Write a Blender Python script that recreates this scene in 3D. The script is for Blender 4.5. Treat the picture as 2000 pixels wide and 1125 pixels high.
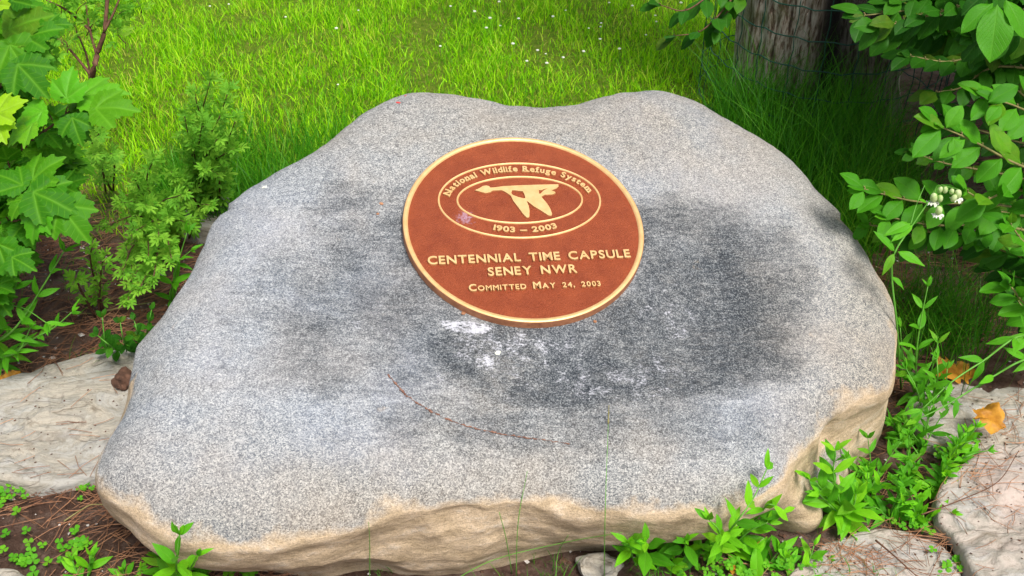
import bpy, bmesh, math, random
import numpy as np
from mathutils import Vector, Matrix, noise
from mathutils.bvhtree import BVHTree

for o in list(bpy.data.objects): bpy.data.objects.remove(o)
random.seed(7); rng = np.random.default_rng(7)
SC = bpy.context.scene
COL = SC.collection

# ------------------------------------------------------------------ camera
PITCH = math.radians(36.0)
cam_d = bpy.data.cameras.new('camera'); cam = bpy.data.objects.new('camera', cam_d); COL.objects.link(cam)
cam.location = (0, 0, 1.5); cam.rotation_euler = (math.radians(90) - PITCH, 0, 0)
cam_d.lens = 35; cam_d.sensor_width = 36; cam_d.clip_start = .05; cam_d.clip_end = 500
SC.camera = cam
# ------------------------------------------------------------------ world, sun, exposure
SUN_ELEV, SUN_AZ = math.radians(60), math.radians(143)     # azimuth clockwise from +Y: behind the camera, to its right
w = bpy.data.worlds.new('World'); SC.world = w; w.use_nodes = True
wn = w.node_tree.nodes; wl = w.node_tree.links
sky = wn.new('ShaderNodeTexSky'); sky.sky_type = 'NISHITA'; sky.sun_disc = False
sky.sun_elevation = SUN_ELEV; sky.sun_rotation = SUN_AZ; sky.dust_density = 3.0; sky.air_density = 1.2
hs = wn.new('ShaderNodeHueSaturation'); hs.inputs['Saturation'].default_value = 0.45
wl.new(sky.outputs[0], hs.inputs['Color']); wl.new(hs.outputs[0], wn['Background'].inputs['Color'])
wn['Background'].inputs['Strength'].default_value = 0.15
sd = bpy.data.lights.new('sun', 'SUN'); sd.energy = 4.0; sd.angle = math.radians(20); sd.color = (1.0, .955, .88)
sun = bpy.data.objects.new('sun', sd); COL.objects.link(sun)
sv = Vector((math.sin(SUN_AZ) * math.cos(SUN_ELEV), math.cos(SUN_AZ) * math.cos(SUN_ELEV), math.sin(SUN_ELEV)))
sun.rotation_euler = sv.to_track_quat('Z', 'Y').to_euler()
SC.view_settings.view_transform = 'Standard'; SC.view_settings.look = 'None'
SC.view_settings.exposure = 0.2; SC.view_settings.gamma = 1; SC.view_settings.use_curve_mapping = False

# ------------------------------------------------------------------ point helpers (photo pixel -> place)
FPX = 1944.44
CC = Vector((0, 0, 1.5)); CF = Vector((0, math.cos(PITCH), -math.sin(PITCH))); CU = Vector((0, math.sin(PITCH), math.cos(PITCH))); CR = Vector((1, 0, 0))
def ray(px, py): return CF + CR * ((px - 1000) / FPX) + CU * ((562.5 - py) / FPX)
def at(px, py, d): return CC + ray(px, py) * d
def on(px, py, z=0.0):
    r = ray(px, py); return CC + r * ((z - CC.z) / r.z)
def on_plane(px, py, p0, n):
    r = ray(px, py); return CC + r * ((p0 - CC).dot(n) / r.dot(n))
def nz(x, y, z=0.0): return noise.noise(Vector((x, y, z)))
def fbm(v, H=.9, o=4): return noise.fractal(v, H, 2.0, o)

# ------------------------------------------------------------------ object helpers
def tag(o, label=None, cat=None, group=None, kind=None):
    if label: o['label'] = label
    if cat: o['category'] = cat
    if group: o['group'] = group
    if kind: o['kind'] = kind
    return o
def thing(name, loc, label, cat, group=None):
    o = bpy.data.objects.new(name, None); o.empty_display_size = .05; COL.objects.link(o); o.location = loc
    return tag(o, label, cat, group)
def link(name, me, parent=None, mat=None, mw=None):
    """link a mesh object; mw = world matrix (parents only carry a translation)"""
    o = bpy.data.objects.new(name, me)
    if mat and not me.materials: me.materials.append(mat)
    COL.objects.link(o)
    M = mw if mw is not None else Matrix.Identity(4)
    if parent is not None:
        o.parent = parent; M = Matrix.Translation(-Vector(parent.location)) @ M
    o.matrix_local = M
    return o
def mesh(name, vs, fs, smooth=True, uvs=None):
    me = bpy.data.meshes.new(name); me.from_pydata([tuple(v) for v in vs], [], fs)
    if smooth: me.polygons.foreach_set('use_smooth', [True] * len(me.polygons))
    if uvs is not None:
        ul = me.uv_layers.new(name='UVMap')
        li = np.empty(len(me.loops), dtype=np.int32); me.loops.foreach_get('vertex_index', li)
        ul.data.foreach_set('uv', np.asarray(uvs, dtype=np.float32)[li].ravel())
    me.update(); return me
def cr_path(P, n=6):
    """smooth path through points"""
    P = [Vector(p) for p in P]
    if len(P) == 2: return [P[0].lerp(P[1], i / n) for i in range(n + 1)]
    Q = [P[0] * 2 - P[1]] + P + [P[-1] * 2 - P[-2]]; out = []
    for i in range(1, len(Q) - 2):
        a, b, c, d = Q[i - 1:i + 3]
        for k in range(n):
            t = k / n
            out.append(.5 * ((2 * b) + (c - a) * t + (2 * a - 5 * b + 4 * c - d) * t * t + (3 * b - a - 3 * c + d) * t ** 3))
    out.append(P[-1]); return out
def tube_geo(path, r0, r1, sides=6, wob=0):
    vs, fs = [], []; n = len(path); up = Vector((.3, .2, .9)).normalized()
    for i, p in enumerate(path):
        t = (path[min(i + 1, n - 1)] - path[max(i - 1, 0)]).normalized()
        a = t.cross(up)
        if a.length < .05: a = t.cross(Vector((1, 0, 0)))
        a.normalize(); b = t.cross(a); r = r0 + (r1 - r0) * i / (n - 1)
        if wob: r *= 1 + wob * random.uniform(-1, 1)
        for k in range(sides):
            an = 2 * math.pi * k / sides; vs.append(p + a * (math.cos(an) * r) + b * (math.sin(an) * r))
    for i in range(n - 1):
        for k in range(sides):
            fs.append((i * sides + k, i * sides + (k + 1) % sides, (i + 1) * sides + (k + 1) % sides, (i + 1) * sides + k))
    fs.append(tuple(range(sides))[::-1]); fs.append(tuple((n - 1) * sides + k for k in range(sides)))
    return vs, fs
def tube(name, pts, r0, r1, mat, parent=None, sides=6, n=6, wob=0):
    vs, fs = tube_geo(cr_path(pts, n), r0, r1, sides, wob)
    off = Vector(parent.location) if parent is not None else Vector((0, 0, 0))
    me = mesh(name, [v - off for v in vs], fs); me.materials.append(mat)
    o = bpy.data.objects.new(name, me); COL.objects.link(o)
    if parent is not None: o.parent = parent
    return o

# ------------------------------------------------------------------ material helpers
def mat_new(name):
    m = bpy.data.materials.new(name); m.use_nodes = True; nt = m.node_tree
    return m, nt, nt.nodes, nt.links, nt.nodes['Principled BSDF']
def N(nt, t, **kw):
    n = nt.nodes.new(t)
    for k, v in kw.items():
        if k.startswith('i_'): n.inputs[k[2:].replace('_', ' ')].default_value = v
        else: setattr(n, k, v)
    return n
def noise_n(nt, vec, scale, detail=4, rough=.55, dist=0):
    n = N(nt, 'ShaderNodeTexNoise'); n.inputs['Scale'].default_value = scale; n.inputs['Detail'].default_value = detail
    n.inputs['Roughness'].default_value = rough; n.inputs['Distortion'].default_value = dist
    if vec is not None: nt.links.new(vec, n.inputs['Vector'])
    return n.outputs['Fac']
def ramp(nt, fac, stops, interp='LINEAR'):
    r = N(nt, 'ShaderNodeValToRGB'); r.color_ramp.interpolation = interp
    while len(r.color_ramp.elements) > 1: r.color_ramp.elements.remove(r.color_ramp.elements[0])
    r.color_ramp.elements[0].position = stops[0][0]; r.color_ramp.elements[0].color = (*stops[0][1], 1) if len(stops[0][1]) == 3 else stops[0][1]
    for p, c in stops[1:]:
        e = r.color_ramp.elements.new(p); e.color = (*c, 1)
    nt.links.new(fac, r.inputs[0]); return r.outputs[0]
def g3(v): return (v, v, v)
def mix(nt, fac, a, b, mode='MIX'):
    m = N(nt, 'ShaderNodeMix', data_type='RGBA', blend_type=mode)
    for s, v in ((0, fac), (6, a), (7, b)):
        if hasattr(v, 'is_linked') or hasattr(v, 'links'): nt.links.new(v, m.inputs[s])
        else: m.inputs[s].default_value = v if s == 0 else (*v, 1)
    return m.outputs[2]
def math_n(nt, op, a, b=0.0, clamp=False):
    m = N(nt, 'ShaderNodeMath', operation=op, use_clamp=clamp)
    for s, v in ((0, a), (1, b)):
        if hasattr(v, 'links'): nt.links.new(v, m.inputs[s])
        else: m.inputs[s].default_value = v
    return m.outputs[0]
def bump(nt, h, strength, dist, bsdf, prev=None):
    b = N(nt, 'ShaderNodeBump'); b.inputs['Strength'].default_value = strength; b.inputs['Distance'].default_value = dist
    nt.links.new(h, b.inputs['Height'])
    if prev is not None: nt.links.new(prev, b.inputs['Normal'])
    nt.links.new(b.outputs[0], bsdf.inputs['Normal']); return b.outputs[0]
def objco(nt): return N(nt, 'ShaderNodeTexCoord').outputs['Object']
def geopos(nt): return N(nt, 'ShaderNodeNewGeometry').outputs['Position']
def attr(nt, name): return N(nt, 'ShaderNodeAttribute', attribute_name=name)
def add_transl(nt, bsdf, col, fac):
    t = N(nt, 'ShaderNodeBsdfTranslucent'); m = N(nt, 'ShaderNodeMixShader'); m.inputs[0].default_value = fac
    nt.links.new(col, t.inputs['Color']); nt.links.new(bsdf.outputs[0], m.inputs[1]); nt.links.new(t.outputs[0], m.inputs[2])
    out = nt.nodes['Material Output']; nt.links.new(m.outputs[0], out.inputs['Surface'])

def leaf_mat(name, dark, mid, light, vein, rough=.5, transl=.3, veins=9.0, vmix=.35, spots=0.0):
    m, nt, n, l, b = mat_new(name)
    oi = N(nt, 'ShaderNodeObjectInfo'); uv = N(nt, 'ShaderNodeUVMap').outputs[0]
    col = ramp(nt, oi.outputs['Random'], [(0, dark), (.5, mid), (1, light)])
    nn = noise_n(nt, objco(nt), 9, 3)
    yl = math_n(nt, 'MULTIPLY', ramp(nt, math_n(nt, 'FRACT', math_n(nt, 'MULTIPLY', oi.outputs['Random'], 17.3)), [(.86, g3(0)), (.92, g3(1))]), noise_n(nt, objco(nt), 4, 3))
    col = mix(nt, math_n(nt, 'MULTIPLY', yl, .4), col, (.34, .36, .03))
    col = mix(nt, math_n(nt, 'MULTIPLY', nn, .5), col, tuple(c * .6 for c in mid))
    sp = N(nt, 'ShaderNodeSeparateXYZ'); l.new(uv, sp.inputs[0])
    av = math_n(nt, 'ABSOLUTE', math_n(nt, 'SUBTRACT', sp.outputs[1], .5))
    midrib = ramp(nt, av, [(0, g3(1)), (.035, g3(.25)), (.06, g3(0))])
    # side veins sweep forward
    ph = math_n(nt, 'MULTIPLY', math_n(nt, 'SUBTRACT', sp.outputs[0], math_n(nt, 'MULTIPLY', av, .9)), veins)
    fr = math_n(nt, 'ABSOLUTE', math_n(nt, 'SUBTRACT', math_n(nt, 'FRACT', ph), .5))
    side = ramp(nt, fr, [(0, g3(.75)), (.09, g3(0))])
    vv = math_n(nt, 'MAXIMUM', midrib, side)
    col = mix(nt, math_n(nt, 'MULTIPLY', vv, vmix), col, vein)
    if spots:
        s = ramp(nt, noise_n(nt, objco(nt), 23, 2), [(.70, g3(0)), (.74, g3(1))])
        col = mix(nt, math_n(nt, 'MULTIPLY', s, spots), col, (.16, .09, .02))
    l.new(col, b.inputs['Base Color']); b.inputs['Roughness'].default_value = rough
    b.inputs['Specular IOR Level'].default_value = .16
    hb = math_n(nt, 'ADD', math_n(nt, 'MULTIPLY', vv, -1.0), math_n(nt, 'MULTIPLY', noise_n(nt, objco(nt), 30, 3), .6))
    bump(nt, hb, .35, .002, b)
    add_transl(nt, b, mix(nt, .5, col, tuple(min(1, c * 1.6) for c in light)), transl)
    return m
def plain_mat(name, c1, c2, scale=60, rough=.7, bmp=.3, bd=.002, transl=0, spec=.3):
    m, nt, n, l, b = mat_new(name)
    f = noise_n(nt, geopos(nt), scale, 4)
    col = ramp(nt, f, [(.3, c1), (.7, c2)]); l.new(col, b.inputs['Base Color'])
    b.inputs['Roughness'].default_value = rough; b.inputs['Specular IOR Level'].default_value = spec
    bump(nt, f, bmp, bd, b)
    if transl: add_transl(nt, b, col, transl)
    return m

M = {}
M['vib'] = leaf_mat('maple_like_leaf', (.022, .13, .003), (.045, .21, .004), (.10, .31, .006), (.15, .40, .02), .55, .32, 8, .55, .5)
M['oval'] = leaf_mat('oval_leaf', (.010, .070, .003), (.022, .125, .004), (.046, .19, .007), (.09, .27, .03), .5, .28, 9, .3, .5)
M['oval_bright'] = leaf_mat('sunlit_oval_leaf', (.035, .18, .005), (.055, .26, .006), (.09, .34, .01), (.13, .36, .03), .5, .3, 9, .3, .4)  # brighter copy of the oval leaf, light on the front leaves put into the colour
M['lance'] = leaf_mat('lance_leaf', (.055, .26, .008), (.085, .35, .01), (.13, .45, .015), (.22, .48, .06), .45, .32, 7, .25, .3)
M['cinq'] = leaf_mat('feathery_leaf', (.12, .36, .03), (.19, .48, .035), (.29, .58, .05), (.28, .55, .08), .6, .38, 3, .15)
M['spring'] = leaf_mat('bright_sprout_leaf', (.13, .46, .01), (.17, .55, .012), (.24, .62, .015), (.32, .62, .07), .42, .36, 7, .25)
M['clover'] = leaf_mat('clover_leaf', (.07, .3, .01), (.11, .4, .012), (.17, .48, .015), (.22, .5, .08), .5, .3, 3, .15)
M['yellow'] = leaf_mat('yellow_green_leaf', (.25, .5, .01), (.3, .55, .012), (.36, .6, .02), (.4, .6, .08), .45, .35, 8, .3)
M['stem_green'] = plain_mat('green_stem', (.07, .24, .02), (.13, .34, .04), 40, .5)
M['stem_brown'] = plain_mat('brown_stem', (.07, .03, .018), (.17, .085, .05), 90, .8, .6)
M['stem_tan'] = plain_mat('tan_twig', (.16, .15, .05), (.28, .24, .09), 90, .7, .5)
M['dead'] = plain_mat('dead_leaf', (.34, .13, .012), (.72, .36, .04), 45, .55, .8, .004, .25)
M['needle'] = plain_mat('pine_needle', (.14, .055, .028), (.46, .23, .12), 9, .65, .1)
M['chip'] = plain_mat('pale_chip', (.34, .31, .28), (.62, .58, .55), 80, .8, .4)
M['bark_bit'] = plain_mat('bark_bit', (.045, .022, .014), (.14, .07, .045), 60, .9, .8)
M['wire'] = plain_mat('green_coated_wire', (.008, .05, .035), (.014, .075, .05), 60, .4)
M['petal'] = plain_mat('white_petal', (.72, .74, .62), (.86, .87, .8), 60, .6, .2, .001, .3)
M['calyx'] = plain_mat('pale_green_calyx', (.42, .58, .18), (.66, .76, .42), 130, .5, .3, .001, .3)
M['red'] = plain_mat('red_petal', (.55, .03, .03), (.7, .08, .07), 60, .6)

# ------------------------------------------------------------------ stone materials
def granite():
    m, nt, n, l, b = mat_new('speckled_granite')
    P = geopos(nt)
    vo = N(nt, 'ShaderNodeTexVoronoi'); vo.inputs['Scale'].default_value = 520; l.new(P, vo.inputs['Vector'])
    sx = N(nt, 'ShaderNodeSeparateColor'); l.new(vo.outputs['Color'], sx.inputs[0])
    n1 = noise_n(nt, P, 330, 3, .65)
    grain = math_n(nt, 'ADD', math_n(nt, 'MULTIPLY', sx.outputs[0], .42), math_n(nt, 'ADD', math_n(nt, 'MULTIPLY', n1, .42), math_n(nt, 'MULTIPLY', noise_n(nt, P, 70, 5, .7), .34)))
    base = ramp(nt, grain, [(.30, (.042, .049, .060)), (.43, (.118, .130, .146)), (.56, (.215, .229, .243)), (.70, (.325, .338, .345)), (.88, (.52, .53, .53))])
    pit = ramp(nt, noise_n(nt, P, 105, 4, .75), [(.33, g3(1)), (.40, g3(0))])
    base = mix(nt, math_n(nt, 'MULTIPLY', pit, .55), base, (.07, .072, .08))
    lich = ramp(nt, noise_n(nt, P, 24, 9, .75), [(.60, g3(0)), (.66, g3(.55))])
    base = mix(nt, lich, base, (.44, .45, .46))
    # broad tints: warm and cool mineral patches
    pt = ramp(nt, noise_n(nt, P, 5.5, 5, .6), [(.38, g3(0)), (.62, g3(1))])
    base = mix(nt, math_n(nt, 'MULTIPLY', pt, .35), base, mix(nt, .5, base, (.40, .30, .19), 'MIX'))
    pc = ramp(nt, noise_n(nt, P, 3.1, 5, .6), [(.5, g3(0)), (.64, g3(1))])
    base = mix(nt, math_n(nt, 'MULTIPLY', pc, .4), base, mix(nt, .35, base, (.26, .31, .44), 'MIX'))
    # cool lichen-pale band around the damp stain
    ring = attr(nt, 'ring').outputs['Fac']
    base = mix(nt, math_n(nt, 'MULTIPLY', ring, .45), base, mix(nt, .35, base, (.34, .40, .54)))
    # dark water stain, streaky, grains show through
    mp = N(nt, 'ShaderNodeMapping'); mp.inputs['Scale'].default_value = (1, 5.5, 5.5); mp.inputs['Rotation'].default_value = (0, 0, .03); l.new(P, mp.inputs[0])
    streak = noise_n(nt, mp.outputs[0], 16, 8, .72)
    st = attr(nt, 'stain').outputs['Fac']
    ew = math_n(nt, 'ADD', math_n(nt, 'MULTIPLY', math_n(nt, 'SUBTRACT', streak, .5), 1.1), math_n(nt, 'MULTIPLY', math_n(nt, 'SUBTRACT', noise_n(nt, P, 13, 7, .65), .5), .8))
    stm = ramp(nt, math_n(nt, 'ADD', st, math_n(nt, 'MULTIPLY', ew, ramp(nt, st, [(0, g3(.0)), (.12, g3(1))]))), [(.10, g3(0)), (.32, g3(.45)), (.58, g3(.85)), (.85, g3(1))])
    mot = math_n(nt, 'ADD', math_n(nt, 'MULTIPLY', noise_n(nt, mp.outputs[0], 30, 8, .78), .6), math_n(nt, 'MULTIPLY', noise_n(nt, P, 8, 7, .7), .6))
    stm = math_n(nt, 'MULTIPLY', stm, ramp(nt, mot, [(.48, g3(1.0)), (.60, g3(.82)), (.72, g3(.40))]))
    dgrain = ramp(nt, grain, [(.34, (.009, .013, .018)), (.50, (.022, .028, .036)), (.64, (.046, .054, .066)), (.82, (.17, .185, .20))])
    base = mix(nt, stm, base, dgrain)
    wm = attr(nt, 'warm').outputs['Fac']
    base = mix(nt, math_n(nt, 'MULTIPLY', wm, .8), base, mix(nt, .85, base, (1.0, .82, .60), 'MULTIPLY'))
    # rusty-tan weathered fractured face low down
    tan = attr(nt, 'tan').outputs['Fac']
    tn = math_n(nt, 'ADD', tan, math_n(nt, 'MULTIPLY', math_n(nt, 'SUBTRACT', noise_n(nt, P, 9, 7, .65), .5), 1.9))
    tm = ramp(nt, tn, [(.30, g3(0)), (.46, g3(.45)), (.72, g3(1))])
    mp2 = N(nt, 'ShaderNodeMapping'); mp2.inputs['Scale'].default_value = (1, 1, 2.1); mp2.inputs['Rotation'].default_value = (0, .18, 0); l.new(P, mp2.inputs[0])
    tnz = noise_n(nt, mp2.outputs[0], 17, 8, .7)
    tcol = ramp(nt, tnz, [(.26, (.21, .155, .095)), (.40, (.39, .295, .19)), (.55, (.50, .385, .265)), (.72, (.56, .48, .39))])
    tcol = mix(nt, .8, tcol, ramp(nt, grain, [(.3, (.62, .62, .60)), (.56, (.98, .97, .95)), (.85, (1.25, 1.22, 1.18))]), 'MULTIPLY')
    base = mix(nt, tm, base, tcol)
    # bird droppings: small white splats
    mp3 = N(nt, 'ShaderNodeMapping'); mp3.inputs['Scale'].default_value = (1, 1.9, 1.9); l.new(P, mp3.inputs[0])
    dn = math_n(nt, 'ADD', math_n(nt, 'MULTIPLY', noise_n(nt, mp3.outputs[0], 120, 9, .82), .75), math_n(nt, 'MULTIPLY', noise_n(nt, P, 30, 3), .35))
    dr = attr(nt, 'drop').outputs['Fac']
    dm = math_n(nt, 'MULTIPLY', math_n(nt, 'SUBTRACT', dn, math_n(nt, 'SUBTRACT', .735, math_n(nt, 'MULTIPLY', dr, .24))), 14, True)
    base = mix(nt, math_n(nt, 'MULTIPLY', dm, .75), base, (.58, .58, .64))
    l.new(base, b.inputs['Base Color']); b.inputs['Roughness'].default_value = .82; b.inputs['Specular IOR Level'].default_value = .25
    h1 = bump(nt, grain, .5, .0022, b)
    h2 = bump(nt, noise_n(nt, P, 32, 6, .6), .35, .008, b, h1)
    bt = N(nt, 'ShaderNodeBump'); l.new(math_n(nt, 'MULTIPLY', tnz, tm), bt.inputs['Height']); bt.inputs['Strength'].default_value = .5; bt.inputs['Distance'].default_value = .012
    l.new(h2, bt.inputs['Normal']); l.new(bt.outputs[0], b.inputs['Normal'])
    return m
def limestone(name, pink=0.0):
    m, nt, n, l, b = mat_new(name)
    P = geopos(nt)
    mp = N(nt, 'ShaderNodeMapping'); mp.inputs['Scale'].default_value = (1, 2.2, 2); mp.inputs['Rotation'].default_value = (0, 0, .35); l.new(P, mp.inputs[0])
    a = noise_n(nt, mp.outputs[0], 9, 8, .66, .8)
    cold = (.42 + .05 * pink, .375, .31 + .05 * pink)
    col = ramp(nt, a, [(.28, (.15, .12, .08)), (.41, cold), (.50, (.31, .285, .24)), (.58, (.40, .38, .345)), (.70, (.24, .235, .23)), (.8, (.46, .445, .42))])
    sp = ramp(nt, noise_n(nt, P, 60, 5, .7), [(.36, g3(1)), (.46, g3(0))])
    col = mix(nt, math_n(nt, 'MULTIPLY', sp, .45), col, (.17, .14, .11))
    if pink: col = mix(nt, ramp(nt, noise_n(nt, P, 7, 5), [(.45, g3(0)), (.65, g3(.45))]), col, (.50, .37, .33))
    cr = math_n(nt, 'ABSOLUTE', math_n(nt, 'SUBTRACT', noise_n(nt, mp.outputs[0], 2.1, 3, .55, .3), .5))
    crk = ramp(nt, cr, [(0, g3(1)), (.003, g3(.6)), (.007, g3(0))])
    col = mix(nt, math_n(nt, 'MULTIPLY', crk, .35), col, (.12, .085, .06))
    l.new(col, b.inputs['Base Color']); b.inputs['Roughness'].default_value = .88
    a = math_n(nt, 'SUBTRACT', a, math_n(nt, 'MULTIPLY', crk, .12))
    h = bump(nt, a, .8, .02, b); bump(nt, noise_n(nt, P, 70, 6, .7), .5, .004, b, h)
    return m
M['granite'] = granite(); M['lime'] = limestone('limestone'); M['lime_pink'] = limestone('pinkish_limestone', .25)

# ------------------------------------------------------------------ ground
def gz(x, y): return .010 * nz(x * 2.3, y * 2.3, 3.1) + .006 * nz(x * 7, y * 7, 1.7)
def soilmask(x, y):
    """1 = bare needle litter, 0 = lawn"""
    e = 2.48 + .22 * nz(x * 1.3, 4.4) + (0 if x < .6 else min(2.2, (x - .6) * 1.5)) - (.42 if -.55 < x < .7 else 0)
    v = (e - y) / .55 + .35 * nz(x * 3.1, y * 3.1, 8.0) + .5
    return min(1, max(0, v))
def make_ground():
    xs = np.concatenate([-np.geomspace(3.2, 220, 24)[::-1], np.arange(-3.1, 3.15, .04), np.geomspace(3.2, 220, 24)])
    ys = np.concatenate([-np.geomspace(.4, 220, 22)[::-1] + .2, np.arange(.0, 5.4, .04), np.geomspace(5.5, 260, 26)])
    nx, ny = len(xs), len(ys); vs = []; sm = []
    for y in ys:
        for x in xs:
            near = abs(x) < 4 and -1 < y < 7
            vs.append((x, y, gz(x, y) - (.012 * abs(nz(x * 19, y * 19, 5)) if near else 0)))
            sm.append(soilmask(x, y))
    fs = [(j * nx + i, j * nx + i + 1, (j + 1) * nx + i + 1, (j + 1) * nx + i) for j in range(ny - 1) for i in range(nx - 1)]
    me = mesh('ground', vs, fs)
    a = me.attributes.new('soil', 'FLOAT', 'POINT'); a.data.foreach_set('value', sm)
    m, nt, n, l, b = mat_new('ground_soil_and_turf')
    P = geopos(nt)
    s = ramp(nt, noise_n(nt, P, 22, 8, .7), [(.3, (.075, .038, .026)), (.48, (.19, .108, .078)), (.64, (.33, .215, .165))])
    s = mix(nt, ramp(nt, noise_n(nt, P, 6, 5), [(.5, g3(0)), (.62, g3(.8))]), s, (.33, .23, .185))
    s = mix(nt, ramp(nt, noise_n(nt, P, 130, 4, .8), [(.62, g3(0)), (.72, g3(.7))]), s, (.38, .33, .29))
    g = ramp(nt, noise_n(nt, P, 35, 6, .7), [(.35, (.10, .20, .01)), (.55, (.20, .30, .02)), (.75, (.34, .26, .10))])
    col = mix(nt, attr(nt, 'soil').outputs['Fac'], g, s)
    l.new(col, b.inputs['Base Color']); b.inputs['Roughness'].default_value = .95; b.inputs['Specular IOR Level'].default_value = .15
    h = bump(nt, noise_n(nt, P, 40, 8, .75), .9, .02, b); bump(nt, noise_n(nt, P, 160, 5, .8), .6, .005, b, h)
    link('ground', me, None, m)['kind'] = 'structure'
make_ground()

# ------------------------------------------------------------------ radial solid (boulder and slabs)
def radial_R(pts2, c, nang, smooth):
    """closed outline (2D) -> radius per angle round c"""
    a = np.array([[math.atan2(p[1] - c[1], p[0] - c[0]), math.hypot(p[0] - c[0], p[1] - c[1])] for p in pts2])
    a = a[np.argsort(a[:, 0])]
    A = np.concatenate([a[:, 0] - 2 * np.pi, a[:, 0], a[:, 0] + 2 * np.pi]); Rr = np.tile(a[:, 1], 3)
    th = np.arange(nang) / nang * 2 * np.pi - np.pi
    r = np.interp(th, A, Rr)
    if smooth:
        k = int(3 * smooth) + 1; g = np.exp(-.5 * (np.arange(-k, k + 1) / smooth) ** 2); g /= g.sum()
        r = np.convolve(np.concatenate([r[-k:], r, r[:k]]), g, 'valid')
    return th, r

PN = Vector((0.09825023, -0.29078279, 0.95173119))
PU = Vector((0.98761527, 0.14604425, -0.0573337)); PV = Vector((-0.12232321, 0.94557731, 0.3015304))
PC = Vector((0.02528016, 1.70365023, 0.42477471))           # centre of the plaque's face
TH = .019                                                    # plaque thickness
T0 = PC - PN * TH
SIL = [(180,930,.0),(190,880,0),(205,845,0),(232,778,0),(262,690,0),(300,600,0),(345,535,0),(390,467,0),(418,410,0),(470,358,0),(520,328,0),(580,298,0),
 (640,263,0),(700,208,0),(760,174,0),(800,166,0),(860,170,0),(920,178,0),(1000,187,0),(1080,190,0),(1130,187,0),(1190,176,0),(1240,168,0),(1290,169,0),(1340,184,0),
 (1400,220,0),(1460,254,0),(1540,309,0),(1600,369,0),(1640,410,0),(1680,450,0),(1720,510,0),(1754,570,0),(1774,640,0),(1784,700,0),(1778,748,0),
 (1690,778,0),(1625,822,0),(1570,872,0),(1530,928,0),(1470,960,0),(1400,980,0),(1300,985,0),(1200,980,0),(1100,965,0),(1000,960,0),(900,968,0),(820,982,0),(700,1015,0),(600,1048,0),(500,1052,0),
 (435,1046,0),(385,1036,0),(332,1024,0),(300,1010,0),(280,975,0),(223,943,0)]
BASE = [(215,968),(262,1010),(363,1055),(435,1082),(529,1106),(600,1118),(700,1126),(800,1128),(880,1121),(952,1108),(1024,1097),(1080,1084),(1220,1072),(1268,1056),(1392,1024),(1480,1030),(1540,1040),(1585,1028),(1625,985),(1653,949),(1690,890),(1705,830)]
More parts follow.
